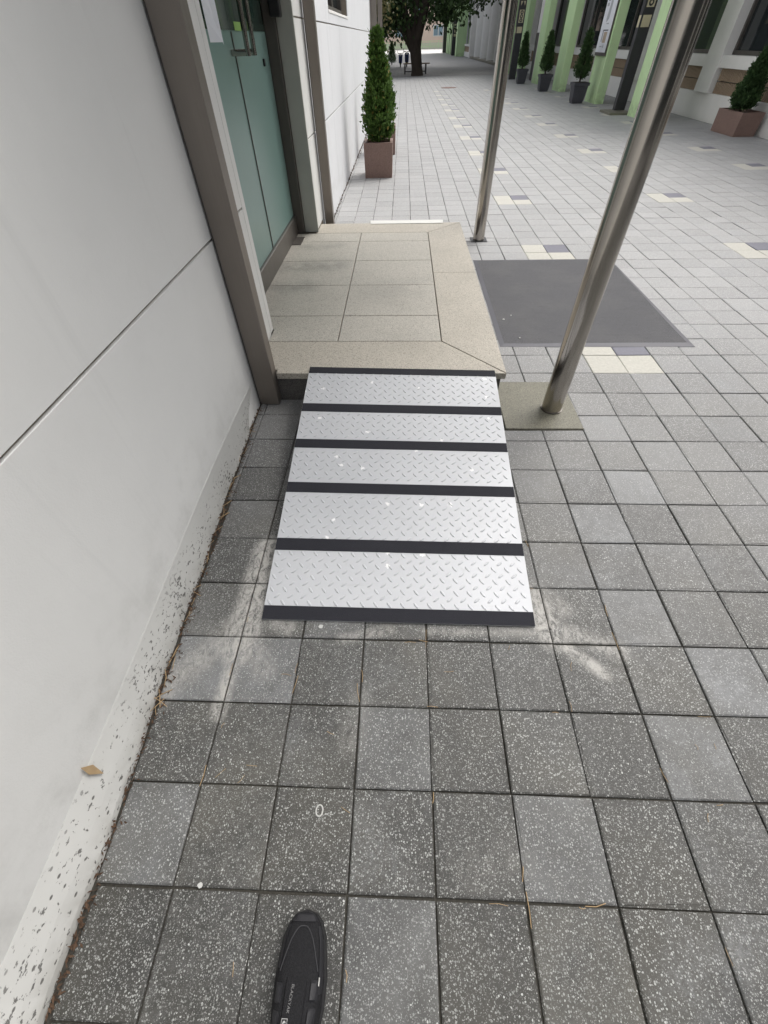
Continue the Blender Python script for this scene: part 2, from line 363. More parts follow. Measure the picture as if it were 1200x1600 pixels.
M_tyre = plain('tyre_rubber', (.015, .015, .016), .8)
M_lime = plain('lime_plastic', (.25, .45, .10), .5)
M_rust = plain('rusty_iron', (.16, .085, .06), .75, var=.3, scale=30)
M_straw = plain('dry_straw', (.38, .27, .15), .85, var=.3, scale=60)
M_chip = plain('white_chip', (.5, .5, .48), .6)
M_litter = plain('brown_leaf_litter', (.085, .05, .03), .95, var=.5, scale=90)

# ------------------------------------------------------------------ ground and paving
g = MB().poly([(-400, -300, -.016), (400, -300, -.016), (400, 1500, -.016), (-400, 1500, -.016)]).build('ground', M_far); tag(g, 'wide flat paved ground of the plaza running to the far buildings', 'ground', kind='structure')
pav = thing('plaza_paving', (0, 0, 0), 'grid of square grey terrazzo tiles covering the plaza', 'paving', kind='structure')
MB().poly([(-.86, -3, -.0075), (6.3, -3, -.0075), (6.3, 30.0, -.0075), (-.86, 30.0, -.0075)]).build('joint_bed', M_sand, pav)
PIT = .2; GAP = .0023
X_WALL = -.84
def wall_edge(y): return -.79 - .03*max(-.4, min(y, 1.85))
OBST = [(-2, .425, 1.94, 4.52), (.42, .80, 1.682, 2.10), (.575, .69, 4.50, 4.62)]   # granite step, concrete pad, pole collar
def clip(rects, o):
    out = []
    for x0, x1, y0, y1 in rects:
        a0, a1, b0, b1 = o
        if a0 >= x1 or a1 <= x0 or b0 >= y1 or b1 <= y0: out.append((x0, x1, y0, y1)); continue
        if b0 > y0: out.append((x0, x1, y0, b0))
        if b1 < y1: out.append((x0, x1, b1, y1))
        yy0, yy1 = max(y0, b0), min(y1, b1)
        if a0 > x0: out.append((x0, a0, yy0, yy1))
        if a1 < x1: out.append((a1, x1, yy0, yy1))
    return [r for r in out if r[1]-r[0] > .018 and r[3]-r[2] > .018]
def tile_mesh_lists(hx, hy, seed=None):
    c = .0035; z0, z1, z2 = -.009, -.0022, 0.
    j = (lambda: 0.) if seed is None else (lambda: random.uniform(-.0008, .0008))
    v = []
    for ex, z in ((0, z0), (0, z1), (c, z2)):
        for sx, sy in ((-1, -1), (1, -1), (1, 1), (-1, 1)): v.append((sx*(hx-ex)+j(), sy*(hy-ex)+j(), z))
    f = [[8, 9, 10, 11]] + [[i, (i+1) % 4, 4+(i+1) % 4, 4+i] for i in range(4)] + [[4+i, 4+(i+1) % 4, 8+(i+1) % 4, 8+i] for i in range(4)]
    return v, f
VAR = []
for k in range(6):
    v, f = tile_mesh_lists(PIT/2-GAP, PIT/2-GAP, k); me = bpy.data.meshes.new('paving_tile'); me.from_pydata(v, [], f); VAR.append(me)
    if k in (2, 4):
        for vi, (dx, dy) in {2: {8: (.007, .003), 10: (-.002, -.006)}, 4: {9: (-.004, .008)}}[k].items(): me.vertices[vi].co.x += dx; me.vertices[vi].co.y += dy; me.vertices[vi].co.z -= .0006
VAR_M = {}
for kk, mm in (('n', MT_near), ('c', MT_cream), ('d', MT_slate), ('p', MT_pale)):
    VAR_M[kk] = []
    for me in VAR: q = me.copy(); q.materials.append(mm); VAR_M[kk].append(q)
CREAM_ROWS = [11, 20, 29, 37, 44, 52, 60, 67, 75, 82, 90, 97, 105]
def colour_of(c, r):
    for cc in (5, 14, 23):
        if r in CREAM_ROWS and c in (cc, cc+1): return 'c'
        if r-1 in CREAM_ROWS and c == cc: return 'c'
        if r-1 in CREAM_ROWS and c == cc+1: return 'd'
    if (c, r) in PALE: return 'p'
    return 'n'
PALE = {(1, 0), (-4, 0), (-1, -1), (-1, 1), (-4, 2), (3, 5), (4, 6), (6, 4), (4, 2), (5, 7), (7, 6), (3, 3), (-3, 2)}
tiles = []
for r in range(-14, 150):
    for c in range(-5, 31):
        x0, x1, y0, y1 = c*PIT, (c+1)*PIT, r*PIT, (r+1)*PIT
        rects = [(x0, x1, y0, y1)]
        we = min(wall_edge(y0), wall_edge(y1)) - .0 if y0 < 1.9 else X_WALL - .005
        rects = clip(rects, (-9, we + .012, y0-1, y1+1))
        for o in OBST: rects = clip(rects, o)
        for q in rects: tiles.append((q, c, r))
def vis_size(q):
    x0, x1, y0, y1 = q; P = [project(*p) for p in ((x0, y0), (x1, y0), (x1, y1), (x0, y1))]
    if any(p is None for p in P): return 0
    if max(p[0] for p in P) < 0 or min(p[0] for p in P) > 1200 or max(p[1] for p in P) < 0 or min(p[1] for p in P) > 1600: return 0
    cx, cy = (x0+x1)/2, (y0+y1)/2
    if -.53 < cx < .34 and .68 < cy < 1.95: return 0            # under the ramp
    if .55 < cx < 1.68 and 2.52 < cy < 4.0: return 0            # under the mat
    return abs(sum(P[i][0]*P[(i+1) % 4][1]-P[(i+1) % 4][0]*P[i][1] for i in range(4)))/2
order = sorted(range(len(tiles)), key=lambda i: -vis_size(tiles[i][0]))
near = set(order[:300]); rest = {'n': MB(), 'c': MB(), 'd': MB(), 'p': MB()}
for i, (q, c, r) in enumerate(tiles):
    x0, x1, y0, y1 = q; cx, cy = (x0+x1)/2, (y0+y1)/2; hx, hy = (x1-x0)/2-GAP, (y1-y0)/2-GAP
    dz = random.uniform(-.0015, .0009); col = colour_of(c, r)
    ox, oy = random.uniform(-.0012, .0012), random.uniform(-.0012, .0012)
    if i in near:
        full = abs(hx-(PIT/2-GAP)) < 1e-6 and abs(hy-(PIT/2-GAP)) < 1e-6
        if full: me = random.choice(VAR_M[col])
        else:
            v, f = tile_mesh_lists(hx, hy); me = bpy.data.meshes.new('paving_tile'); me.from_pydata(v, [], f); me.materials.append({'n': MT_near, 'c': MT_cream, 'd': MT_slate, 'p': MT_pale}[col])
        o = bpy.data.objects.new('paving_tile', me); COL.objects.link(o); o.parent = pav; o.location = (cx+ox, cy+oy, dz)
        o.rotation_euler = (random.gauss(0, .0035), random.gauss(0, .0035), random.gauss(0, .004) if full else 0)
    else:
        v, f = tile_mesh_lists(hx, hy); b = rest[col]; n = len(b.v)
        b.v += [(x+cx+ox, y+cy+oy, z+dz) for x, y, z in v]; b.f += [[a+n for a in t] for t in f]
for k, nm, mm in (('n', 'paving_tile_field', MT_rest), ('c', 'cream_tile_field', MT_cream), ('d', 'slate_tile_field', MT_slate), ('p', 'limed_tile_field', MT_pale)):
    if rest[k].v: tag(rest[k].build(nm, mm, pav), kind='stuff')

# ------------------------------------------------------------------ left building
LB = thing('white_building', (-1.2, 5, 0), 'white rendered building along the left with a glass door', 'building')
XW = X_WALL; TH = .10
MB().box(-3.0, -1.16, -7, 17.2, 0, 8.5).build('core', M_white, LB)
b = MB()
for y0_, y1_ in ((-7, 2.40), (4.27, 14.0), (14.3, 17.2)):
    b.box(-1.16, XW-.012, y0_+.004, y1_-.004, -.02, 1.455); 
b.box(-1.16, XW-.012, -6.99, 2.396, 1.455, 8.5).box(-1.16, XW-.012, 2.396, 4.274, 2.5, 8.5).box(-1.16, XW-.012, 4.274, 6.39, 1.455, 8.5).box(-1.16, XW-.012, 6.39, 8.51, 2.55, 8.5).box(-1.16, XW-.012, 8.51, 17.19, 1.455, 8.5)
b.build('joint_backing', M_groove, LB)
J1, J2, JG = .755, 1.37, .0045
def panel(y0, y1, z0, z1, mat, x=XW): return MB().box(x-.012, x, y0, y1, z0, z1, .0012).build('wall_panel', mat, LB)
panel(-7, 2.353, -.02, J1-JG, M_stucco); panel(-7, 2.353, J1+JG, 2.1, M_stucco); panel(-7, 2.353, 2.11, 8.5, M_stucco)
panel(2.357, 2.408, .16, 2.5, M_stucco)                   # narrow corner strip at the door
panel(2.3575, 4.27, 2.51, 8.5, M_stucco)
panel(4.275, 4.70, .16, J1-JG, M_stucco); panel(4.275, 4.70, J1+JG, J2-JG, M_stucco); panel(4.275, 4.70, J2+JG, 8.5, M_stucco)
segs = [4.705, 5.62, 6.15, 7.3, 9.03, 10.2, 12.0, 14.0]
for a, c in zip(segs[:-1], segs[1:]):
    panel(a+.0015, c-.0015, -.02, J1-JG, M_stucco2); panel(a+.0015, c-.0015, J1+JG, J2-JG, M_stucco2)
for a, c in ((4.705, 6.15), (6.153, 6.388), (8.512, 9.03), (9.033, 12.0), (12.003, 14.0)): panel(a, c, J2+JG, 2.6, M_stucco2); panel(a, c, 2.61, 8.5, M_stucco2)
panel(6.392, 8.508, J2+JG, 1.45, M_stucco2); panel(6.392, 8.508, 2.6, 8.5, M_stucco2); panel(14.3, 17.2, -.02, 8.5, M_stucco2)
# window in the left wall
WN = MB().box(-.985, -.965, 6.40, 8.50, 1.45, 2.55).build('window', M_window, LB)
b = MB().box(-.965, -.915, 6.40, 6.46, 1.45, 2.55).box(-.965, -.915, 8.44, 8.50, 1.45, 2.55).box(-.965, -.915, 7.42, 7.48, 1.51, 2.55).box(-.965, -.912, 6.461, 8.439, 1.45, 1.51)
b.build('frame', M_frame_dk, WN); MB().box(-.912, -.835, 6.395, 8.505, 1.440, 1.462, .003).build('sill', M_conc_l, WN)
# skirting wedge with flaking paint
b = MB(); n = 46
prof = []
for i in range(n+1):
    y = -3 + (1.83+3)*i/n; e = wall_edge(y) + .004*math.sin(y*9)+.003*math.sin(y*23+1); k = max(0, 1.85-y); top = .135 - .02*math.cos(y*2.3)
    prof.append([(e, y, -.01), (e-.003, y, .012), (e*.62+(XW+.002)*.38, y, top*.45), (XW+.0022, y, top), (XW-.004, y, top+.012), (XW-.006, y, -.01)])
for i in range(n):
    for k in range(5): b.poly([prof[i][k], prof[i+1][k], prof[i+1][k+1], prof[i][k+1]])
b.build('skirting', M_skirt, LB, smooth=True)
# door recess, jambs and the glass double door
MB().box(-1.155, -.986, 2.30, 2.355, .158, 2.5).build('door_reveal', M_frame_dk, LB); MB().box(-1.155, -.942, 4.276, 4.9, .158, 2.5).build('door_reveal', M_frame_dk, LB)
MB().box(-.940, -.826, 4.255, 4.274, .158, 2.5, .002).build('jamb', M_frame, LB)
MB().box(-1.02, -.943, 4.225, 4.268, .158, 2.5, .003).build('jamb', M_frame_dk, LB)
MB().box(-1.15, -.86, 2.41, 4.25, 2.44, 2.5).build('lintel', M_frame_dk, LB)
DR = MB().box(-1.06, -1.0, 2.36, 4.22, .158, .29, .003).build('door', M_rail, LB); tag(DR, 'double glass door with steel bottom rail')
MB().box(-1.04, -1.02, 2.362, 3.388, .291, 1.31).build('glass_leaf', M_film, DR); MB().box(-1.04, -1.02, 3.394, 4.222, .291, 1.31).build('glass_leaf', M_film, DR)
MB().box(-1.038, -1.022, 2.362, 3.388, 1.3105, 2.44).build('clear_glass', M_glass, DR); MB().box(-1.038, -1.022, 3.394, 4.222, 1.3105, 2.44).build('clear_glass', M_glass, DR)
MB().box(-1.019, -1.0165, 2.363, 4.22, 1.305, 1.335).build('sticker_band', M_glass, DR)
MB().box(-1.0165, -1.0145, 3.47, 3.62, 1.304, 1.336).build('sticker', M_lime, DR)
MB().box(-1.019, -1.014, 3.3865, 3.3955, .291, 1.30).build('door_seam', M_rail, DR)
for y in (3.33, 3.47):
    b = MB(); xo = -.93
    b.tube([(-1.018, y, 1.225), (xo, y, 1.225)], .013, 12).tube([(-1.018, y, 1.75), (xo, y, 1.75)], .013, 12).tube([(xo, y, 1.212), (xo, y, 1.763)], .0135, 14)
    b.build('door_handle', M_pole, DR, smooth=True)
b = MB().box(-1.019, -1.008, 4.02, 4.05, 1.155, 1.19, .003); b.build('door_lock', M_dark, DR)
MB().box(-.965, -.895, 4.185, 4.2545, 1.365, 1.62, .006).build('card_reader', M_dark, LB)
MB().box(-1.0, -.925, 3.91, 4.115, .1585, .1625, .001).build('floor_hinge_plate', M_frame_dk, LB)
# paper notice taped to the corner strip, one corner curled
pn = MB(); zs = [1.62, 1.5, 1.4, 1.32, 1.262]
for i in range(4):
    za, zb = zs[i], zs[i+1]; ca, cb = .002+.03*(i/4)**3, .002+.03*((i+1)/4)**3
    pn.poly([(-.836, 2.42, za), (-.836+ca, 2.475, za), (-.836+cb, 2.478, zb), (-.836, 2.42, zb)])
pn.poly([(-.832, 2.479, 1.40), (-.815, 2.515, 1.395), (-.812, 2.51, 1.255), (-.829, 2.479, 1.32)])
o = pn.build('paper_notice', M_paper); sm = o.modifiers.new('s', 'SOLIDIFY'); sm.thickness = .0006
tag(o, 'white paper sheet hanging at the left edge of the glass door', 'paper')

# ------------------------------------------------------------------ posts, poles, canopy
def wall_post(loc, w, d, h, label):
    t = thing('steel_post', loc, label, 'post', 'brown steel posts along the white wall'); x, y, z = loc
    MB().box(x, x+w, y, y+d, z, h, .003).build('shaft', M_bronze, t)
    MB().box(x-.004, x-.0005, y+.004, y+d-.004, z+.02, h).build('sealant_strip', M_frame_dk, t)
    return t
wall_post((-.831, 1.885, 0), .100, .072, 2.6, 'brown square steel post beside the ramp, nearest to the viewer')
wall_post((-.823, 4.705, 0), .075, .08, 2.6, 'brown square steel post past the glass door at the far end of the step')
wall_post((-.823, 14.02, 0), .13, .08, 2.6, 'tan square steel post far along the wall behind the tall conifer')
wall_post((-.800, 17.22, 0), .12, .08, 2.6, 'tan square post at the far corner of the white building')
def pole(x, y, r, label, collar):
    t = thing('steel_pole', (x, y, 0), label, 'pole', 'round polished steel poles')
    MB().cyl(x, y, .002, 2.6, r, 48).build('shaft', M_pole, t, smooth=True)
    if collar: MB().box(x-.075, x+.075, y-.07, y+.07, -.006, .004, .001).build('collar', M_dark, t)
    else: MB().cyl(x, y, .006, .012, r+.004, 40).build('collar', M_rail, t, smooth=True)
    return t
pole(.682, 1.85, .049, 'thick polished steel pole on the concrete pad right of the ramp', False)
pole(.634, 4.56, .052, 'thinner looking polished steel pole at the far corner of the granite step', True)
cn = thing('entrance_canopy', (-.1, 3.2, 2.6), 'flat entrance canopy carried by the steel poles over the granite step', 'canopy')
MB().box(-.84, 1.0, 1.55, 4.95, 2.72, 2.80, .004).build('roof_panel', M_white, cn)
for y in (1.80, 4.51): MB().box(-.835, .95, y, y+.10, 2.601, 2.719, .003).build('beam', M_bronze, cn)
pad = MB().box(.425, .802, 1.684, 2.098, -.02, .006, .003).build('concrete_pad', M_conc); tag(pad, 'mossy square concrete pad under the nearest steel pole', 'concrete pad')

# ------------------------------------------------------------------ granite step
ST = thing('granite_step', (-.2, 3.2, 0), 'raised granite entrance step with beige border in front of the glass door', 'step')
MB().box(-1.15, .418, 1.945, 4.49, -.01, .126).build('riser', M_base, ST)
ZT, ZB = .158, .127
def slab(pts, mat):
    cx = sum(p[0] for p in pts)/len(pts); cy = sum(p[1] for p in pts)/len(pts); g_ = .0026; q = []
    n = len(pts)
    for i in range(n):       # inset every edge by g_
        a, p, c = Vector(pts[i-1]), Vector(pts[i]), Vector(pts[(i+1) % n]); e1 = (p-a).normalized(); e2 = (c-p).normalized()
        n1 = Vector((-e1.y, e1.x)); n2 = Vector((-e2.y, e2.x)); k = (n1+n2)/(1+n1.dot(n2)); q.append(p + k*g_)
    qi = []
    for i in range(n):
        a, p, c = Vector(q[i-1]), Vector(q[i]), Vector(q[(i+1) % n]); e1 = (p-a).normalized(); e2 = (c-p).normalized()
        n1 = Vector((-e1.y, e1.x)); n2 = Vector((-e2.y, e2.x)); k = (n1+n2)/(1+n1.dot(n2)); qi.append(p + k*.002)
    b = MB(); dz = random.uniform(-.0006, .0006); N = len(q)
    b.v = [(p.x, p.y, ZB) for p in q] + [(p.x, p.y, ZT-.002+dz) for p in q] + [(p.x, p.y, ZT+dz) for p in qi]
    b.f = [list(range(N))[::-1], [2*N+i for i in range(N)]] + [[i, (i+1) % N, N+(i+1) % N, N+i] for i in range(N)] + [[N+i, N+(i+1) % N, 2*N+(i+1) % N, 2*N+i] for i in range(N)]
    return b.build('granite_slab', mat, ST)
XI, XO, YF, YFI, YB, YBI = .134, .440, 1.925, 2.262, 4.505, 4.22
slab([(-.727, YF), (XO, YF), (XI, YFI), (-.838, YFI), (-.838, 1.962), (-.727, 1.962)], M_gr_bd)
slab([(XO, YF), (XO, 3.28), (XI, 3.28), (XI, YFI)], M_gr_bd); slab([(XI, 3.28), (XO, 3.28), (XO, YB), (XI, YBI)], M_gr_bd)
slab([(-.838, YBI), (XI, YBI), (XO, YB), (-.838, YB)], M_gr_bd)
rows = [YFI, 2.585, 3.06, 3.535, 3.99, YBI]
for a, c in zip(rows[:-1], rows[1:]):
    slab([(-.445, a), (XI, a), (XI, c), (-.445, c)], M_gr_in)
    lo = -.838 if c < 2.4 or a > 4.2 else -1.06
    if a < 2.4: slab([(-.838, a), (-.445, a), (-.445, c), (-1.06, c), (-1.06, 2.41), (-.838, 2.41)], M_gr_in)
    else: slab([(-1.06, a), (-.445, a), (-.445, c), (-1.06, c)], M_gr_in)

# ------------------------------------------------------------------ ramp
def ramp(BL, BR, TL, TR, stripes, label, name='access_ramp', group='aluminium ramps of the step'):
    BL, BR, TL, TR = map(Vector, (BL, BR, TL, TR)); base = (BL+BR)/2; t = thing(name, base, label, 'ramp')
    nrm = (BR-BL).cross(TL-BL).normalized()
    if nrm.z < 0: nrm = -nrm
    def P(u, v, h=0.): return (BL*(1-u)+BR*u)*(1-v) + (TL*(1-u)+TR*u)*v + nrm*h
    L = (TL-BL).length; W = (BR-BL).length; TK = .005
    MB().hexa([P(0, 0, -TK), P(1, 0, -TK), P(1, 1, -TK), P(0, 1, -TK)], [P(0, 0), P(1, 0), P(1, 1), P(0, 1)]).build('deck_plate', M_plate, t)
    for u0, u1 in ((.004, .009), (.991, .996)):       # folded side flanges down to the ground
        b = MB(); 
        lo = [Vector(P(u, v, -TK)) for u in (u0, u1) for v in (.06, .97)]
        z = lambda p: Vector((p.x, p.y, max(.001, p.z-.035)))
        a, bb, c, d = Vector(P(u0, .06, -TK)), Vector(P(u1, .06, -TK)), Vector(P(u1, .97, -TK)), Vector(P(u0, .97, -TK))
        b.hexa([z(a), z(bb), z(c), z(d)], [a, bb, c, d]); b.build('side_flange', M_rail, t)
    for v in (.55, .93):
        for u in (.06, .94):
            q = Vector(P(u, v, -TK)); MB().box(q.x-.015, q.x+.015, q.y-.012, q.y+.012, .001, q.z).build('leg', M_rail, t)
    for s0, s1 in stripes:
        b = MB(); N = 40
        for i in range(N):
            ua, ub = .001+.998*i/N, .001+.998*(i+1)/N
            b.hexa([P(ua, s0, .0002), P(ub, s0, .0002), P(ub, s1, .0002), P(ua, s1, .0002)], [P(ua, s0, .0022), P(ub, s0, .0022), P(ub, s1, .0022), P(ua, s1, .0022)])
        b.build('grip_strip', M_tape, t)
    b = MB(); ex = (BR-BL).normalized(); ey = (TL-BL).normalized(); row = .0236; per = .0452
    nr = int(L/row)
    for k in range(nr):
        s = (k+.5)*row; v = s/L
        if any(a-.004 < v < c+.004 for a, c in stripes): continue
        ang = R(38) if k % 2 else R(-52)
        dl = ex*math.cos(ang)+ey*math.sin(ang); dw = nrm.cross(dl)
        for j in range(int(W/per)+1):
            x = (j+.35+(.5 if k % 2 else 0))*per
            if not .014 < x < W-.014: continue
            c = Vector(P(x/W, v)); n = len(b.v); hl, hw, H = .0138, .0050, .0027
            ring = [(-1, 0), (-.5, -.85), (.5, -.85), (1, 0), (.5, .85), (-.5, .85)]
            b.v += [tuple(c+dl*hl*p+dw*hw*q+nrm*.0001) for p, q in ring] + [tuple(c+dl*hl*.62*p+dw*hw*.5*q+nrm*H) for p, q in ring]
            b.f += [[n+6+i for i in range(6)]] + [[n+i, n+(i+1) % 6, n+6+(i+1) % 6, n+6+i] for i in range(6)]
    if b.v: tag(b.build('tread_pattern', M_plate, t, smooth=True), kind='stuff')
    return t
ramp((-.545, .660, .006), (.354, .655, .006), (-.555, 1.966, .170), (.378, 1.934, .168),
     [(0.0, .036), (.198, .236), (.399, .437), (.582, .620), (.755, .795), (.965, 1.0)], 'silver tread-plate access ramp with six black grip strips')
t = thing('threshold_wedge', (-.05, 4.6, 0), 'low pale wedge at the far edge of the granite step, only its top edge showing', 'wedge')
MB().hexa([(-.385, 4.508, 0), (.285, 4.508, 0), (.29, 4.95, 0), (-.39, 4.95, 0)], [(-.385, 4.508, .172), (.285, 4.508, .172), (.29, 4.95, .012), (-.39, 4.95, .012)]).build('wedge_body', M_white, t)
MB().hexa([(-.38, 4.47, .1595), (.28, 4.47, .1595), (.28, 4.515, .1725), (-.38, 4.515, .1725)], [(-.38, 4.47, .1615), (.28, 4.47, .1615), (.28, 4.515, .1755), (-.38, 4.515, .1755)]).build('top_lip', M_white, t)

# ------------------------------------------------------------------ mat
t = thing('floor_mat', (1.1, 3.2, 0), 'large dark grey entrance mat beside the granite step', 'mat')
b = MB(); nx, ny = 46, 60; x0_, x1_, y0_, y1_ = .553, 1.665, 2.535, 3.985
H = lambda x, y: .007 + .0012*math.sin(x*5+y*3) + .001*math.sin(y*7.3-x*2)
for i in range(nx+1):
    for j in range(ny+1):
        x = x0_+(x1_-x0_)*i/nx; y = y0_+(y1_-y0_)*j/ny; b.v.append((x, y, H(x, y)))
for i in range(nx):
    for j in range(ny): a = i*(ny+1)+j; b.f.append([a, a+ny+1, a+ny+2, a+1])
b.build('carpet', M_mat, t, smooth=True)
b = MB(); e0 = [(x0_-.03, y0_-.035), (x1_+.032, y0_-.04), (x1_+.015, y1_+.03), (x0_-.03, y1_+.03)]; i0 = [(x0_, y0_), (x1_, y0_), (x1_, y1_), (x0_, y1_)]
for k in range(4):
    a, c = k, (k+1) % 4
    for s in range(24):
        f1, f2 = s/24, (s+1)/24
        L_ = lambda p, q, f: (p[0]+(q[0]-p[0])*f, p[1]+(q[1]-p[1])*f)
        oa, ob, ia, ib = L_(e0[a], e0[c], f1), L_(e0[a], e0[c], f2), L_(i0[a], i0[c], f1), L_(i0[a], i0[c], f2)
        b.poly([(*oa, .0015), (*ob, .0015), (*ib, H(*ib)+.0004), (*ia, H(*ia)+.0004)]); b.poly([(*oa, -.004), (*ob, -.004), (*ob, .0015), (*oa, .0015)])
b.build('rubber_border', M_matedge, t, smooth=True)

# ------------------------------------------------------------------ planters and conifers
def square_planter(x0, x1, y0, y1, h, label, mat=M_terra):
    t = thing('granite_planter', ((x0+x1)/2, (y0+y1)/2, 0), label, 'planter', 'red granite planters'); wl = .035; b = MB()
    e = .008
    b.hexa([(x0+e, y0+e, 0), (x1-e, y0+e, 0), (x1-e, y0+wl, 0), (x0+e, y0+wl, 0)], [(x0, y0, h), (x1, y0, h), (x1, y0+wl, h), (x0, y0+wl, h)])
    b.hexa([(x0+e, y1-wl, 0), (x1-e, y1-wl, 0), (x1-e, y1-e, 0), (x0+e, y1-e, 0)], [(x0, y1-wl, h), (x1, y1-wl, h), (x1, y1, h), (x0, y1, h)])
    b.hexa([(x0+e, y0+wl, 0), (x0+wl, y0+wl, 0), (x0+wl, y1-wl, 0), (x0+e, y1-wl, 0)], [(x0, y0+wl, h), (x0+wl, y0+wl, h), (x0+wl, y1-wl, h), (x0, y1-wl, h)])
    b.hexa([(x1-wl, y0+wl, 0), (x1-e, y0+wl, 0), (x1-e, y1-wl, 0), (x1-wl, y1-wl, 0)], [(x1-wl, y0+wl, h), (x1, y0+wl, h), (x1, y1-wl, h), (x1-wl, y1-wl, h)])
    b.build('box', mat, t); MB().box(x0+wl+.001, x1-wl-.001, y0+wl+.001, y1-wl-.001, .02, h-.035).build('soil', M_soil, t); return t
def conifer(x, y, z0, z1, Rm, label, nb=330, per=26, mat=M_conif, lean=(0, 0), seed=1, group='clipped cone conifers in planters', low=.55):
    g_ = np.random.default_rng(seed); t = thing('conifer', (x, y, z0), label, 'conifer', group); h = z1-z0
    MB().tube([(x, y, z0-.02), (x+lean[0]*.5, y+lean[1]*.5, z0+h*.5), (x+lean[0], y+lean[1], z0+h*.94)], [.022*Rm/.2, .014*Rm/.2, .003], 8).build('trunk', M_bark, t, smooth=True)
    Q = []
    for i in range(nb):
        u = (i+.5)/nb; tt = .05+.93*u**1.15; th = i*2.39996+g_.normal(0, .25)
        prof = (1-tt)**.82*min(1., low+tt*3.2)*(1+.10*math.sin(th*3+tt*9+seed))
        r = Rm*prof*g_.uniform(.78, 1.12)+.012
        ax = np.array([x+lean[0]*tt, y+lean[1]*tt, z0+h*tt]); d = np.array([math.cos(th), math.sin(th), 0])
        tip = ax + d*r + np.array([0, 0, r*.55*g_.uniform(.3, 1.2)])
        s0 = ax + d*r*.30
        f = g_.uniform(0, 1, per)[:, None]**.65; c = s0+(tip-s0)*f + g_.normal(0, .013+.03*Rm, (per, 3))
        dirn = d*.55+np.array([0, 0, .75]) + g_.normal(0, .45, (per, 3)); dirn /= np.linalg.norm(dirn, axis=1)[:, None]
        side = np.cross(dirn, g_.normal(0, 1, (per, 3))); side /= np.linalg.norm(side, axis=1)[:, None]
        l = g_.uniform(.022, .045, per)[:, None]*(1+Rm); w_ = l*.26
        Q.append(np.stack([c-side*w_*.6, c+dirn*l*.5-side*w_, c+dirn*l, c+dirn*l*.45+side*w_], 1))
    quads('crown', np.concatenate(Q), mat, t); return t
square_planter(-.612, -.228, 7.265, 7.65, .365, 'square red granite planter against the white wall, nearer of the pair')
square_planter(-.60, -.212, 8.985, 9.37, .352, 'square red granite planter half hidden behind the nearer wall planter')
conifer(-.415, 7.46, .32, 1.33, .205, 'tall bright green conifer in the planter against the white wall', 420, 30, seed=3)
conifer(-.40, 9.18, .31, 1.05, .20, 'conifer mostly hidden behind the tall one along the white wall', 260, 22, seed=4)
square_planter(5.79, 6.17, 10.08, 10.90, .31, 'long red granite planter at the foot of the right hand building')
conifer(5.93, 10.45, .27, 1.03, .235, 'bushy dark conifer leaning in the red planter on the right', 330, 28, M_conif_d, (-.06, -.12), seed=5)
def make_pot(loc, label):
    x, y, _ = loc; t = thing('plastic_planter', loc, label, 'planter', 'charcoal plastic planters by the green fins'); b = MB()
    def ring(h, z): return [(x-h, y-h, z), (x+h, y-h, z), (x+h, y+h, z), (x-h, y+h, z)]
    for h0, a, h1, c in ((.135, 0, .14, .04), (.150, .04, .185, .34), (.205, .34, .208, .40)): b.hexa(ring(h0, a), ring(h1, c))
    b.build('body', M_pot, t)
    for k in range(5):
        xx = x-.11+.055*k; MB().hexa([(xx-.008, y-.158, .05), (xx+.008, y-.158, .05), (xx+.008, y-.148, .05), (xx-.008, y-.148, .05)], [(xx*1-.009, y-.190, .335), (xx+.009, y-.190, .335), (xx+.009, y-.175, .335), (xx-.009, y-.175, .335)]).build('rib', M_pot, t)
    MB().box(x-.17, x+.17, y-.17, y+.17, .395, .405).build('soil', M_soil, t); return t
POTS = [((4.70, 16.25, 0), 'nearest of the three charcoal planters beside the poster fin'), ((4.66, 20.2, 0), 'middle of the three charcoal planters between green fins'), ((4.58, 23.85, 0), 'farthest charcoal planter, beside the far dark sign post')]
for i, (loc, lb) in enumerate(POTS):
    make_pot(loc, lb)
    conifer(loc[0]-.02, loc[1], .41, 1.32, .225, ['cone conifer in the nearest charcoal planter by the poster', 'cone conifer in the middle charcoal planter', 'cone conifer in the farthest charcoal planter'][i], 260, 22, M_conif_d, (-.03, 0), seed=11+i)

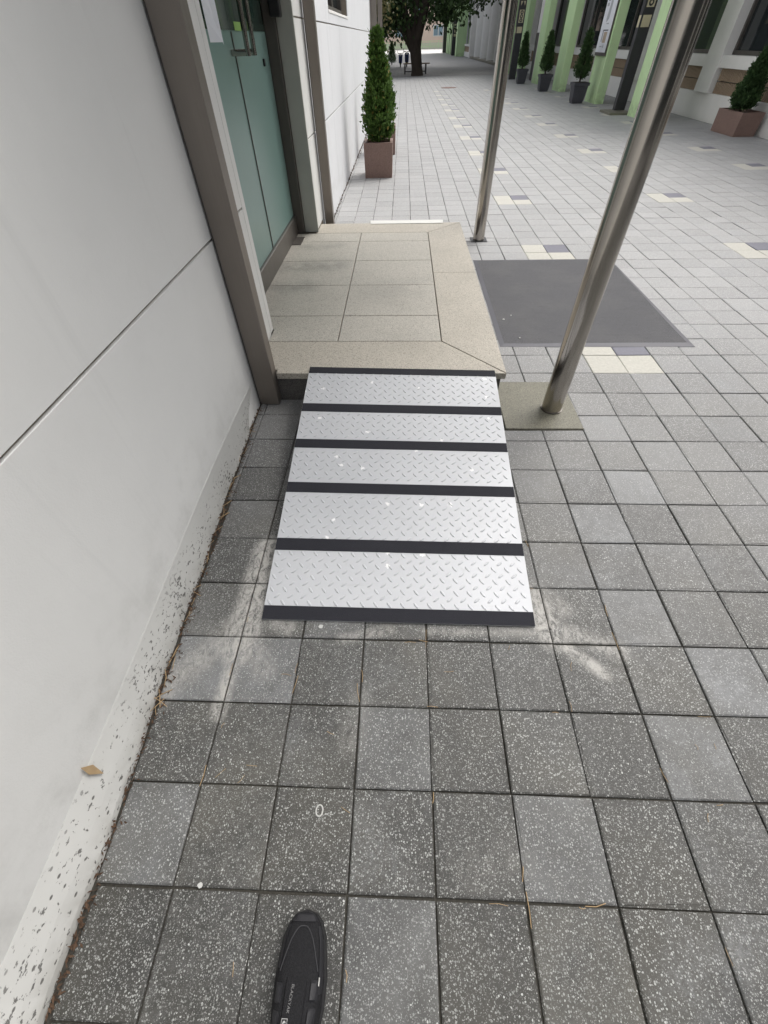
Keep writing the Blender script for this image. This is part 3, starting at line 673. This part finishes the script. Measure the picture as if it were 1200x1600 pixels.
# ------------------------------------------------------------------ right building
RB = thing('hall_building', (7, 15, 0), 'long pale building on the right with dark windows and pale green fins', 'building')
PER = 3.72; PY = [12.35+PER*k for k in range(-4, 8)]; Y0, Y1 = PY[0], PY[-1]+.6
MB().box(6.5, 12, Y0, Y1, 0, 4.2).build('core', M_conc_l, RB)
MB().box(6.25, 6.5, Y0, Y1, -.02, .40, .006).build('plinth', M_conc_l, RB)
MB().box(6.25, 6.5, Y0, Y1, 2.75, 4.2).build('upper_wall', M_conc_l, RB)
for i, y in enumerate(PY): MB().box(6.19, 6.498, y, y+.6, .401, 2.749, .006).build('pillar', M_conc_l, RB)
for y in PY[:-1]:
    a, c = y+.602, y+PER-.002
    MB().box(6.22, 6.495, a, c, .76, .93, .006).build('sill', M_conc_l, RB)
    MB().box(6.345, 6.49, a, c, .402, .758).build('brick_backing', M_frame_dk, RB)
    if y > 1:
        b = MB(); nrb = int((c-a)/.062)
        for k in range(nrb):
            ya = a+k*.062+.006
            b.box(6.285, 6.3445, ya, ya+.040, .405, .568).box(6.285, 6.3445, ya, ya+.040, .584, .755)
        tag(b.build('ribbed_brick', M_brick, RB), kind='stuff')
    wn = MB().box(6.42, 6.44, a, c, .932, 2.748).build('window', M_window, RB)
    b = MB()
    for k in range(3):
        yy = a+(c-a)*k/2; yy = min(max(yy, a+.03), c-.03); b.box(6.37, 6.419, yy-.03, yy+.03, .933, 2.747)
    b.box(6.372, 6.418, a+.061, (a+c)/2-.031, .933, .99).box(6.372, 6.418, (a+c)/2+.031, c-.061, .933, .99)
    b.build('frame', M_frame_dk, wn)
FINS = [12.45, 15.87, 19.84, 23.35, 27.1, 30.8]
for y in FINS: MB().box(5.10, 5.33, y, y+.93, -.01, 4.2, .006).build('fin', M_green, RB)
MB().box(4.9, 6.52, 11.8, 32.5, 4.201, 4.4).build('eave', M_conc_l, RB)
MB().cyl(5.62, 26.1, 0, 4.2, .24, 28).build('round_column', M_conc_l, RB, smooth=True)
b = MB().box(5.24, 5.30, 24.9, 25.5, 0.02, 1.32); b.build('door_leaf', M_dark, RB); MB().box(5.225, 5.239, 24.88, 24.93, .02, 1.34).build('door_edge', M_conc_l, RB)
# poster on the -X face of the second fin
t = thing('poster_frame', (5.09, 16.3, .85), 'framed white poster with grey drawing mounted on a green fin', 'poster'); 
MB().box(5.06, 5.098, 15.96, 16.78, .87, 1.86, .004).build('frame', M_frame_dk, t); pp = MB().box(5.052, 5.059, 15.985, 16.755, .93, 1.845).build('sheet', M_paper, t)
G1 = plain('poster_grey', (.42, .44, .46), .7); G2 = plain('poster_tan', (.50, .40, .30), .7); G3 = plain('poster_black', (.05, .05, .055), .7)
def pq(name, pts, mat, k=1): MB().poly([(5.0515-.0006*k, 16.755-.77*u, .93+.915*v) for u, v in pts]).build(name, mat, pp)
pq('print_grey', [(.45, .98), (.62, .92), (.60, .62), (.40, .55), (.34, .62)], G1); pq('print_tan', [(.45, .38), (.78, .38), (.76, .18), (.45, .18)], G2)
pq('print_black', [(.32, .40), (.82, .40), (.82, .42), (.32, .42)], G3, 2); pq('print_black', [(.32, .40), (.37, .40), (.37, .20), (.32, .20)], G3, 2)
pq('print_grey', [(.30, .10), (.55, .10), (.55, .12), (.30, .12)], G1, 2); pq('print_grey', [(.62, .09), (.72, .09), (.70, .15), (.64, .15)], G1, 2); pq('print_grey', [(.12, .93), (.34, .93), (.34, .96), (.12, .96)], G1, 2)
pq('print_grey', [(.46, .52), (.70, .52), (.70, .54), (.46, .54)], G1, 2); pq('print_grey', [(.10, .84), (.3, .84), (.3, .90), (.10, .90)], G1, 2)
# dark sign posts with cream plates
def sign_post(x0, y0, w, d, label, footing):
    t = thing('sign_post', (x0, y0, 0), label, 'sign post', 'dark sign posts with cream emblems'); z0 = .03 if footing else 0
    MB().box(x0, x0+w, y0, y0+d, z0, 2.6, .004).build('shaft', M_sign, t)
    if footing: MB().box(x0-.26, x0+w+.02, y0-.5, y0+d+.1, -.01, .04, .006).build('footing', M_conc, t)
    yf = y0-.003; xc = x0+w/2; a = w*.36
    def front(name, pts, mat=M_gold, dy=0.):
        b = MB(); n = len(pts); b.poly([(x, yf-.004-dy, z) for x, z in pts]); b.poly([(x, yf, z) for x, z in pts], True)
        for i in range(n): p, q = pts[i], pts[(i+1) % n]; b.poly([(p[0], yf-.004-dy, p[1]), (q[0], yf-.004-dy, q[1]), (q[0], yf, q[1]), (p[0], yf, p[1])])
        b.build(name, mat, t)
    front('plate', [(xc-a, 1.325), (xc+a, 1.325), (xc+a, 1.495), (xc-a, 1.495)])
    MB().box(x0-.004, x0-.0005, y0+.02, y0+d-.02, 1.325, 1.495).build('plate', M_gold, t)
    front('lattice_plate', [(xc-a*.9, 1.60), (xc+a*.9, 1.60), (xc+a*.9, 1.94), (xc-a*.9, 1.94)])
    for zc in (1.665, 1.77, 1.875):
        for rr in (.052, .022):
            ring = [(xc+rr*w/.24*math.cos(k*math.pi/8), zc+rr*math.sin(k*math.pi/8)) for k in range(16)]
            front('lattice_ring', ring, M_sign if rr > .04 else M_gold, .002 if rr > .04 else .004)
    for s in (-1, 1): front('triangle', [(xc+s*a*.15, 2.16), (xc+s*a*.95, 2.16), (xc+s*a*.75, 2.04)][::s] )
    return t
sign_post(4.985, 13.95, .24, .15, 'dark sign post with cream plates on a stone footing, between fins', True)
sign_post(4.55, 26.4, .28, .18, 'far dark sign post with cream emblem seen beside the far steel pole', False)
sign_post(5.0, 66.0, .9, .4, 'very distant dark sign post among the far green fins', False)
NB = thing('mirror_block', (4, -9, 0), 'added dark block behind the viewer, out of view, mirrored in the steel poles', 'building')  # added out-of-view block: darkens pole reflections and cuts south light on near ground
MB().box(.6, 9, -12, -5.2, 0, 4.2).build('wall', plain('dark_brown_block', (.045, .040, .036), .6), NB)
for k in range(4): MB().box(.9+2.0*k, 2.6+2.0*k, -5.198, -5.16, .3, 2.9).build('window', M_window, NB)
# far run of the same building: round columns, recessed bay, green fins
FB = thing('colonnade_building', (8, 55, 0), 'far building with a row of pale round columns and green fins', 'building')
MB().box(7.2, 14, 40, 78, 0, 12).build('core', M_conc_l, FB)
for y in (41.5, 45.2, 49.2, 53.5): MB().cyl(6.62, y, .12, 9, .62, 36).build('round_column', M_conc_l, FB, smooth=True)
MB().box(5.95, 7.19, 40, 56, -.01, .12, .01).build('column_plinth', M_conc, FB)
MB().box(5.9, 7.19, 56.5, 57.0, 0, 12).build('pier', M_conc_l, FB)
MB().box(6.0, 7.19, 57.01, 62.4, 0, .32).build('bay_plinth', M_conc_l, FB); MB().box(6.05, 7.19, 57.01, 62.4, .321, .68).build('bay_brick', M_brick, FB); MB().box(5.98, 7.19, 57.01, 62.4, .681, .82).build('bay_sill', M_conc_l, FB)
for y in (57.1, 59.8):
    wn = MB().box(6.2, 7.19, y, y+2.5, .83, 3.6).build('window', M_window, FB); MB().box(6.12, 6.199, y-.08, y+.08, .83, 3.6).box(6.12, 6.199, y+2.42, y+2.52, .83, 3.6).box(6.13, 6.198, y+.081, y+2.419, 2.2, 2.28).build('frame', M_white, wn)
MB().box(6.0, 7.19, 57.01, 62.4, 3.61, 12).build('bay_head', M_conc_l, FB)
for y in (62.5, 67.5, 70.5, 73.5, 76): MB().box(5.2, 6.4, y, y+1.3, -.01, 12).build('fin', M_green, FB)
MB().box(6.5, 7.19, 62.42, 78, 0, 12).build('glazing', M_window, FB)
MB().box(4.9, 6.4, 79, 80, 0, 4.5).build('end_panel', M_dark, FB)

# ------------------------------------------------------------------ far end: peach building, bright paving, fence
pv = MB().poly([(-30, 78, -.011), (30, 78, -.011), (30, 113, -.011), (-30, 113, -.011)]).build('pavement', plain('pavement_painted_sun', (.62, .61, .59), .8)); tag(pv, 'pavement in front of the peach building, sunlight painted in as pale colour', 'pavement', kind='structure')  # far sunlight painted in as a paler sheet over the ground
PB = thing('peach_building', (0, 113, 0), 'distant peach coloured building closing the end of the plaza', 'building')
MB().box(-25, 22, 113, 125, 0, 14).build('wall', M_peach, PB); MB().box(-25.5, 22.5, 112.5, 125.5, 14.001, 14.6).build('roof', M_conc_l, PB)
MB().box(-25, 22, 112.9, 112.999, 0, .75).build('wall_base', plain('pale_green_render', (.66, .70, .52), .8), PB)
GB = plain('blue_grey_glass', (.20, .30, .36), .2)
for zz in (1.55, 4.2, 7.0, 9.8):
    for x in (-14, -9.5, -4.6, -1.6, 1.6, 5.25, 9.5):
        wdt = 1.6; wn = MB().box(x, x+wdt, 112.94, 112.99, zz, zz+1.15).build('window', GB, PB)
        MB().box(x-.1, x-.001, 112.9, 112.999, zz-.1, zz+1.25).box(x+wdt+.001, x+wdt+.1, 112.9, 112.999, zz-.1, zz+1.25).box(x+wdt/2-.05, x+wdt/2+.05, 112.9, 112.938, zz, zz+1.15).box(x, x+wdt, 112.9, 112.999, zz-.1, zz-.001).box(x, x+wdt, 112.9, 112.999, zz+1.151, zz+1.25).build('frame', M_white, wn)
FE = thing('railing', (0, 110, 0), 'thin pale green railing in front of the peach building', 'railing')
for z in (.3, .9): MB().box(-12, 9, 109.98, 110.02, z, z+.05).build('rail', M_green, FE)
for k in range(15): MB().box(-12+k*1.5, -11.94+k*1.5, 109.97, 110.03, 0, 1.0).build('post', M_green, FE)

# ------------------------------------------------------------------ trees
def limb(b, pts, r): b.tube(pts, r, 10, True)
def leaves(centers, n, spread, size, g_):
    Q = []
    for c in centers:
        p = np.array(c)+g_.normal(0, 1, (n, 3))*np.array(spread); d = g_.normal(0, 1, (n, 3)); d[:, 2] -= .2; d /= np.linalg.norm(d, axis=1)[:, None]
        s = np.cross(d, g_.normal(0, 1, (n, 3))); s /= np.linalg.norm(s, axis=1)[:, None]; l = g_.uniform(.6, 1.3, n)[:, None]*size; w_ = l*.33
        Q.append(np.stack([p, p+d*l*.5-s*w_, p+d*l, p+d*l*.5+s*w_], 1))
    return np.concatenate(Q)
g_ = np.random.default_rng(21)
T1 = thing('plaza_tree', (.62, 31.4, 0), 'broad dark tree with forking trunk beside the bench', 'tree')
b = MB(); bx, by = .62, 31.4
limb(b, [(bx, by, -.05), (bx-.02, by, .25), (bx-.10, by, .8), (bx-.22, by, 1.15)], [.34, .27, .28, .34])
for pts, r in [([(bx-.15, by, .95), (bx+.02, by, 1.5), (bx+.30, by-.1, 2.3), (bx+.9, by-.3, 3.6), (bx+1.9, by-.8, 5.2)], [.24, .23, .21, .15, .06]),
               ([(bx-.25, by, .95), (bx-.22, by+.1, 1.6), (bx-.15, by+.2, 2.6), (bx-.1, by+.3, 4.6)], [.24, .2, .17, .07]),
               ([(bx-.3, by, .9), (bx-.5, by-.05, 1.5), (bx-.75, by-.1, 2.3), (bx-1.4, by-.2, 4.2)], [.17, .15, .13, .05]),
               ([(bx-.32, by, .85), (bx-.75, by-.2, 1.45), (bx-1.3, by-.3, 2.1), (bx-2.4, by-.5, 3.6)], [.1, .09, .07, .03]),
               ([(bx-.05, by+.1, .9), (bx+.1, by+.5, 1.7), (bx+.5, by+1.4, 3.4)], [.2, .16, .06])]: limb(b, pts, r)
b.build('trunk', M_bark, T1, smooth=True)
cs = []
while len(cs) < 520:
    p = g_.uniform(-1, 1, 3)
    if .25 < np.dot(p, p) < 1: cs.append((bx-.4+p[0]*6.2, by+5.5+p[1]*8.0, 4.9+p[2]*2.6+abs(p[0])*-.4))
cs += [(bx+1.3+.35*g_.normal(), by-.6+.4*g_.normal(), 2.25+.12*g_.normal()) for _ in range(14)] + [(bx-1.6+.5*g_.normal(), by+.3*g_.normal(), 2.1+.25*g_.normal()) for _ in range(26)] + [(-1.1+.8*g_.normal(), 35+2*g_.normal(), 2.1+.3*g_.normal()) for _ in range(45)]
quads('crown', leaves(cs, 70, (.42, .42, .3), .19, g_), M_leaf, T1)
def back_tree(x, y, h, rad, zlow, label, mat, n, seed, size=.16, tr=.16):
    gg = np.random.default_rng(seed); t = thing('plaza_tree', (x, y, 0), label, 'tree'); b = MB()
    limb(b, [(x, y, -.05), (x+.05, y, zlow*.6), (x-.05, y, zlow+.6), (x, y, h*.8)], [tr, tr*.85, tr*.7, .04])
    for k in range(6):
        a = k*1.05+seed; limb(b, [(x, y, zlow*.7+.12*k), (x+math.cos(a)*rad*.4, y+math.sin(a)*rad*.4, zlow+.5+.2*k), (x+math.cos(a)*rad*.8, y+math.sin(a)*rad*.8, zlow+1.1+.3*k)], [tr*.5, tr*.35, .02])
    b.build('trunk', M_bark, t, smooth=True); cs = []
    while len(cs) < n:
        p = gg.uniform(-1, 1, 3)
        if .2 < np.dot(p, p) < 1: cs.append((x+p[0]*rad, y+p[1]*rad, (zlow+h)/2+p[2]*(h-zlow)/2))
    quads('crown', leaves(cs, 70, (.3, .3, .24), size, gg), mat, t); return t
back_tree(-1.75, 23.2, 3.6, 1.15, 1.35, 'small olive brown tree just past the white wall corner', M_leaf_y, 70, 31, .12, .07)
back_tree(-2.2, 42, 7, 2.9, 1.35, 'dark low branched tree behind the forking tree, on the left', M_leaf, 170, 32)
back_tree(-3.0, 55, 8, 3.2, 1.7, 'farther dark tree on the left under the canopy of leaves', M_leaf, 150, 33, .2)
conifer(-.98, 46, .02, 1.12, .36, 'dark rounded conifer shrub growing in the ground behind the wall conifer', 260, 24, M_conif_d, seed=41, group='shrubs by the far trees', low=.8)

# ------------------------------------------------------------------ bench, scooters, manhole
t = thing('bench', (.6, 32.6, 0), 'low wooden bench behind the forking tree trunk', 'bench')
for k in range(3): MB().box(-.11, 1.30, 32.40+.14*k, 32.52+.14*k, .365, .405, .004).build('seat_slat', M_wood, t)
for x in (-.05, 1.07): MB().box(x, x+.07, 32.43, 32.50, 0, .364).build('leg', M_dark, t); MB().box(x, x+.07, 32.70, 32.77, 0, .364).build('leg', M_dark, t)
MB().box(.021, 1.069, 32.45, 32.48, .08, .12).build('stretcher', M_dark, t)
def scooter(x, y, label, s=.62):
    t = thing('motor_scooter', (x, y, 0), label, 'scooter', 'blue scooters parked behind the bench')
    def T(pts): return [(x+a*s, y+bb*s, c*s) for a, bb, c in pts]
    for yy in (-.55, .55):
        wl = MB().tube(T([(-.05, yy, .24), (.05, yy, .24)]), .24*s, 18).build('wheel', M_tyre, t, smooth=True); MB().tube(T([(-.055, yy, .24), (.055, yy, .24)]), .11*s, 12).build('rim', M_rail, wl)
    MB().tube(T([(0, .72, .40), (0, .45, .62), (0, .05, .58), (0, -.05, .34)]), [.07*s, .17*s, .16*s, .10*s], 14).build('body', M_blue, t, smooth=True)
    MB().tube(T([(0, -.05, .30), (0, -.38, .30)]), .12*s, 10).build('footboard', M_lime, t)
    MB().hexa(T([(-.18, -.42, .32), (.18, -.42, .32), (.18, -.36, .32), (-.18, -.36, .32)]), T([(-.22, -.36, .95), (.22, -.36, .95), (.2, -.30, .95), (-.2, -.30, .95)])).build('front_shield', M_blue, t)
    MB().tube(T([(0, -.55, .24), (0, -.34, .98)]), .03*s, 8).build('fork', M_dark, t); MB().tube(T([(-.34, -.28, 1.04), (0, -.33, 1.0), (.34, -.28, 1.04)]), .03*s, 8).build('handlebar', M_dark, t)
    MB().tube(T([(0, .62, .74), (0, .0, .72)]), [.12*s, .11*s], 10).build('seat', M_dark, t, smooth=True); MB().cyl(x, y-.42*s, .82*s, .92*s, .08*s, 12).build('headlight', M_white, t)
    for sx in (-1, 1): MB().tube(T([(sx*.30, -.3, 1.03), (sx*.36, -.3, 1.25)]), .02*s, 6).build('mirror', M_dark, t)
scooter(-.30, 41.2, 'blue scooter parked behind the bench, left of the pair'); scooter(.12, 41.6, 'blue scooter parked behind the bench, next to the tree trunk', .68)
mh = MB().cyl(1.65, 22.7, -.006, .003, .30, 32).build('manhole_cover', M_rust); tag(mh, 'rusty round manhole cover in the paving before the tree shade', 'manhole')

# ------------------------------------------------------------------ shoe at the bottom edge
def shoe():
    t = thing('shoe', (-.272, -.17, 0), 'black outdoor shoe with white lettering at the bottom edge', 'shoe')
    c0 = Vector((-.284, -.025, 0)); ax = Vector((.012, -1, 0)).normalized(); sx = Vector((-ax.y, ax.x, 0))*1
    if sx.x < 0: sx = -sx
    # half widths (left, right) along the length from the toe, metres
    prof = [(0, .003, .003), (.006, .022, .024), (.018, .033, .036), (.04, .043, .046), (.07, .047, .050), (.10, .050, .054), (.14, .049, .052), (.18, .045, .044), (.22, .041, .039), (.26, .036, .036), (.285, .024, .025), (.292, .006, .006)]
    hgt = [.020, .032, .040, .047, .054, .062, .075, .090, .098, .098, .092, .08]
    def ringpts(zf0, zf1, grow, N=18):
        out = []
        for (s, l, r), h in zip(prof, hgt):
            ring = []
            for k in range(N+1):
                a = math.pi*k/N; cxx = math.cos(a); wl = (r if cxx > 0 else l)*grow
                e = .62; xx = math.copysign(abs(cxx)**e, cxx)*wl; zz = zf0 + (h*zf1-zf0)*abs(math.sin(a))**.75
                p = c0+ax*s+sx*xx; ring.append((p.x, p.y, zz))
            out.append(ring)
        return out
    def skin(rings, name, mat, par):
        b = MB(); N = len(rings[0])
        for r_ in rings: b.v += r_
        for i in range(len(rings)-1):
            for k in range(N-1): a = i*N+k; b.f.append([a, a+1, a+N+1, a+N])
        return b.build(name, mat, par, smooth=True)
    MU = NM('shoe_mesh_fabric', .85, 0, .25); v = MU.voro(420); MU.col(MU.mix(v.outputs['Distance'], (.006, .006, .007), (.018, .018, .020))); MU.bump(v.outputs['Distance'], .6, .001); MU = MU.m
    ML = plain('shoe_synthetic_leather', (.015, .015, .018), .6, var=.3, scale=60, bump=.3); MS = plain('shoe_rubber', (.011, .011, .012), .75, var=.2, scale=80, bump=.3)
    up = skin(ringpts(.022, 1.0, .93), 'upper', MU, t)
    # sole
    b = MB(); N = len(prof)
    loop = [c0+ax*s-sx*l for s, l, r in prof] + [c0+ax*s+sx*r for s, l, r in reversed(prof)]
    n = len(loop); b.v = [(p.x, p.y, .003) for p in loop]+[(p.x, p.y, .024) for p in loop]
    b.f = [list(range(n))[::-1], list(range(n, 2*n))]+[[i, (i+1) % n, n+(i+1) % n, n+i] for i in range(n)]
    b.build('sole', MS, t)
    # toe rand: thick band wrapping the toe
    def surf(s, u):       # s along length, u in -1..1 across the top surface -> point on upper (slightly proud)
        for i in range(len(prof)-1):
            if prof[i][0] <= s <= prof[i+1][0]: break
        f = (s-prof[i][0])/(prof[i+1][0]-prof[i][0]); l = prof[i][1]*(1-f)+prof[i+1][1]*f; r = prof[i][2]*(1-f)+prof[i+1][2]*f; h = hgt[i]*(1-f)+hgt[i+1]*f
        a = math.acos(max(-1, min(1, u))); cxx = math.cos(a); xx = math.copysign(abs(cxx)**.62, cxx)*(r if cxx > 0 else l)*.93; zz = .022+(h-.022)*abs(math.sin(a))**.75
        p = c0+ax*s+sx*xx; return Vector((p.x, p.y, zz))
    def patch(name, s0, s1, u0, u1, mat, th=.0025, parent=None, N=8, shape=None):
        b = MB(); 
        for i in range(N+1):
            for j in range(N+1):
                s = s0+(s1-s0)*i/N; lo, hi = (u0, u1) if shape is None else shape(i/N)
                p = surf(s, lo+(hi-lo)*j/N); e = 1 if (0 < i < N and 0 < j < N) else -.6; b.v.append((p.x, p.y, p.z+th*e))
        for i in range(N):
            for j in range(N): a = i*(N+1)+j; b.f.append([a, a+1, a+N+2, a+N+1])
        return b.build(name, mat, parent or t, smooth=True)
    patch('toe_cap', .002, .017, -.985, .985, ML, .003, N=12)
    MB().tube([tuple(surf(.085-.063*math.sin(math.pi*k/24), -.70+1.42*k/24)+Vector((0, 0, .0012))) for k in range(25)], .0011, 6).build('seam', plain('shoe_piping', (.03, .03, .034), .6), t, smooth=True)
    patch('side_rand', .0175, .085, -.995, -.74, ML, .003); patch('side_rand', .0175, .120, .76, .995, ML, .003)
    for k in range(3):
        s0 = .098+.034*k; patch('eyelet_panel', s0, s0+.029, -.80, -.36, ML, .004, N=6); patch('eyelet_panel', s0-.004, s0+.026, .36, .82, ML, .004, N=6)
    tg = patch('tongue', .088, .20, -.27, .27, MU, .004, N=10)
    b = MB(); q = surf(.155, 0); cp = [surf(.165, -.5), surf(.158, -.2)+Vector((0, 0, .009)), surf(.156, .2)+Vector((0, 0, .009)), surf(.162, .5)]
    b.tube([tuple(p+Vector((0, 0, .003))) for p in cp], .0022, 8).build('lace', MS, t, smooth=True)
    b = MB(); cp = [surf(.19, -.45), surf(.186, -.15)+Vector((0, 0, .008)), surf(.185, .2)+Vector((0, 0, .008)), surf(.19, .5)]
    b.tube([tuple(p+Vector((0, 0, .003))) for p in cp], .0022, 8).build('lace', MS, t, smooth=True)
    # lettering down the tongue and the small emblem tag
    cu = bpy.data.curves.new('lettering', 'FONT'); cu.body = 'BLACKYAK'; cu.size = .0074; cu.extrude = .0002; cu.align_x = 'CENTER'; cu.align_y = 'CENTER'
    tmp = bpy.data.objects.new('tmp', cu); COL.objects.link(tmp); dg = bpy.context.evaluated_depsgraph_get(); me = bpy.data.meshes.new_from_object(tmp.evaluated_get(dg)); bpy.data.objects.remove(tmp)
    lt = bpy.data.objects.new('lettering', me); COL.objects.link(lt); me.materials.clear(); me.materials.append(plain('lettering_grey', (.17, .17, .17), .6)); lt.parent = tg
    pa, pb = surf(.098, -.02), surf(.136, -.06); d = (pb-pa).normalized(); mid = (pa+pb)/2 + Vector((0, 0, .0058)); yv = Vector((0, 0, 1)).cross(d).normalized(); zv = d.cross(yv)
    if zv.z < 0: yv = -yv; zv = d.cross(yv)
    mt = Matrix(((d.x, yv.x, zv.x, mid.x), (d.y, yv.y, zv.y, mid.y), (d.z, yv.z, zv.z, mid.z), (0, 0, 0, 1))); lt.matrix_basis = Matrix.Translation(-offs(tg)) @ mt
    p = surf(.1475, -.10)+Vector((0, 0, .0075)); sl_ = (surf(.155, -.1)-surf(.14, -.1)).normalized(); sd_ = sx
    bdr = plain('emblem_white', (.4, .4, .4), .6)
    eb = MB(); hw, hl, w1 = .0055, .0085, .0007; up_ = Vector((0, 0, .0006))
    def R4(a0, a1, b0, b1, up=up_): return [tuple(p+sd_*a+sl_*bb+up) for a, bb in ((a0, b0), (a1, b0), (a1, b1), (a0, b1))]
    for q in (R4(-hw, hw, -hl, -hl+w1), R4(-hw, hw, hl-w1, hl), R4(-hw, -hw+w1, -hl+w1, hl-w1), R4(hw-w1, hw, -hl+w1, hl-w1)): eb.poly(q)
    ring = [tuple(p+sd_*(.0035*math.cos(a)*(1 if k % 2 else 1))+sl_*(.006*math.sin(a))+up_) for k, a in enumerate([.6+i*.42 for i in range(13)])]
    rin = [tuple(p+sd_*(.0016*math.cos(a)+.0004)+sl_*(.0038*math.sin(a))+up_) for a in [.6+i*.42 for i in range(13)]]
    for i in range(12): eb.poly([ring[i], ring[i+1], rin[i+1], rin[i]])
    MB().poly(R4(-hw-.0008, hw+.0008, -hl-.0008, hl+.0008, Vector((0, 0, 0)))).build('emblem_tag', MS, tg); eb.build('emblem', bdr, tg)
    MB().poly([tuple(surf(.092, .79)+Vector((0, 0, .004))), tuple(surf(.103, .77)+Vector((0, 0, .004))), tuple(surf(.104, .82)+Vector((0, 0, .004))), tuple(surf(.093, .84)+Vector((0, 0, .004)))]).build('reflective_tab', M_chip, t)
    # ankle opening
    b = MB(); oc = c0+ax*.225
    rg = [oc+ax*(.048*math.sin(2*math.pi*k/20))+sx*(.033*math.cos(2*math.pi*k/20)) for k in range(20)]
    b.tube([(p.x, p.y, .099+.004*math.sin(k)) for k, p in enumerate(rg+rg[:1])], .007, 8, False).build('collar', ML, t, smooth=True)
    return t
shoe()

# ------------------------------------------------------------------ litter
def stick(b, x, y, a, l, r=.0007, z=.0015): 
    b.tube([(x-math.cos(a)*l/2, y-math.sin(a)*l/2, z), (x+random.uniform(-.003, .003), y+random.uniform(-.003, .003), z+.002), (x+math.cos(a)*l/2, y+math.sin(a)*l/2, z)], r, 5)
b = MB()
for _ in range(26):
    c = random.choice([-4, -3, -2, -1, 0, 1, 2, 3]); x = c*.2+random.gauss(0, .004); y = random.uniform(-.2, 1.0); stick(b, x, y, math.pi/2+random.gauss(0, .12), random.uniform(.015, .06), random.uniform(.0005, .0011), .0005)
for _ in range(13):
    r = random.choice([0, 1, 2, 3, 4]); stick(b, random.uniform(-.7, .9), r*.2+random.gauss(0, .004), random.gauss(0, .15), random.uniform(.012, .05), random.uniform(.0005, .001), .0005)
for _ in range(14): stick(b, random.uniform(-.7, .8), random.uniform(-.15, .6), random.uniform(0, 3.1), random.uniform(.012, .035), .0006)
for _ in range(40): y = random.uniform(.3, 1.8); stick(b, wall_edge(y)+random.uniform(.004, .02), y, math.pi/2+random.gauss(0, .6), random.uniform(.02, .06), random.uniform(.0006, .0013), .003)
tag(b.build('dry_straw', M_straw), 'thin dry straws and pine needles lying in the tile joints', 'straw', kind='stuff')
V = []
for _ in range(900):
    y = random.uniform(-.25, 1.86); k = .011 if y < .3 else .016; x = wall_edge(y)+abs(random.gauss(0, k))+.0015; c = np.array([x, y, random.uniform(-.002, .007)]); d = rng.normal(0, 1, 3); d[2] *= .3; d /= np.linalg.norm(d); s = np.cross(d, rng.normal(0, 1, 3)); s /= np.linalg.norm(s); l = random.uniform(.003, .009)
    V.append([c-d*l, c-s*l*.35, c+d*l, c+s*l*.35])
for _ in range(420):
    y = random.uniform(4.55, 12); x = XW+abs(random.gauss(0, .012))+.004; c = np.array([x, y, random.uniform(0, .01)]); d = rng.normal(0, 1, 3); d[2] *= .3; d /= np.linalg.norm(d); s = np.cross(d, rng.normal(0, 1, 3)); s /= np.linalg.norm(s); l = random.uniform(.006, .016); V.append([c-d*l, c-s*l*.4, c+d*l, c+s*l*.4])
tag(quads('leaf_litter', np.array(V), M_litter), 'brown leaf crumbs gathered along the foot of the white wall', 'leaf litter', kind='stuff')
b = MB(); b.tube([(-.283+.0085*math.cos(a), .152+.0115*math.sin(a), .0025) for a in [i*math.pi/10 for i in range(20)]]+[(-.283+.0085, .152, .0025)], .0018, 8, False)
tag(b.build('pull_ring', M_chip, smooth=True), 'tiny white ring lying on a tile in front of the ramp', 'ring')
def chip(x, y, r, label, z=.001):
    pts = [(x+r*random.uniform(.6, 1.1)*math.cos(a), y+r*random.uniform(.6, 1.1)*math.sin(a)) for a in [k*math.pi/4 for k in range(8)]]; b = MB()
    b.poly([(p[0], p[1], z+.002) for p in pts]); 
    for i in range(8): p, q = pts[i], pts[(i+1) % 8]; b.poly([(p[0], p[1], z-.001), (q[0], q[1], z-.001), (q[0], q[1], z+.002), (p[0], p[1], z+.002)])
    tag(b.build('pebble', M_chip), label, 'pebble', 'pale chips lying about')
chip(-.538, .006, .006, 'small white chip on the tile left of the shoe'); chip(-.345, .64, .008, 'small white chip just in front of the ramp lip')
chip(.60, 2.86, .008, 'pale crumb on the mat close to the granite step', .009); chip(.66, 2.92, .007, 'pale crumb on the mat a little farther from the step', .009); chip(.66, 2.60, .006, 'pale crumb near the front edge of the mat', .009)
b = MB(); b.poly([(-.836, .205, .150), (-.826, .216, .125), (-.815, .204, .085), (-.828, .196, .120)]); o = b.build('dead_leaf', M_straw); o.modifiers.new('s', 'SOLIDIFY').thickness = .001
tag(o, 'dry tan leaf stuck on the skirting of the white wall', 'leaf')
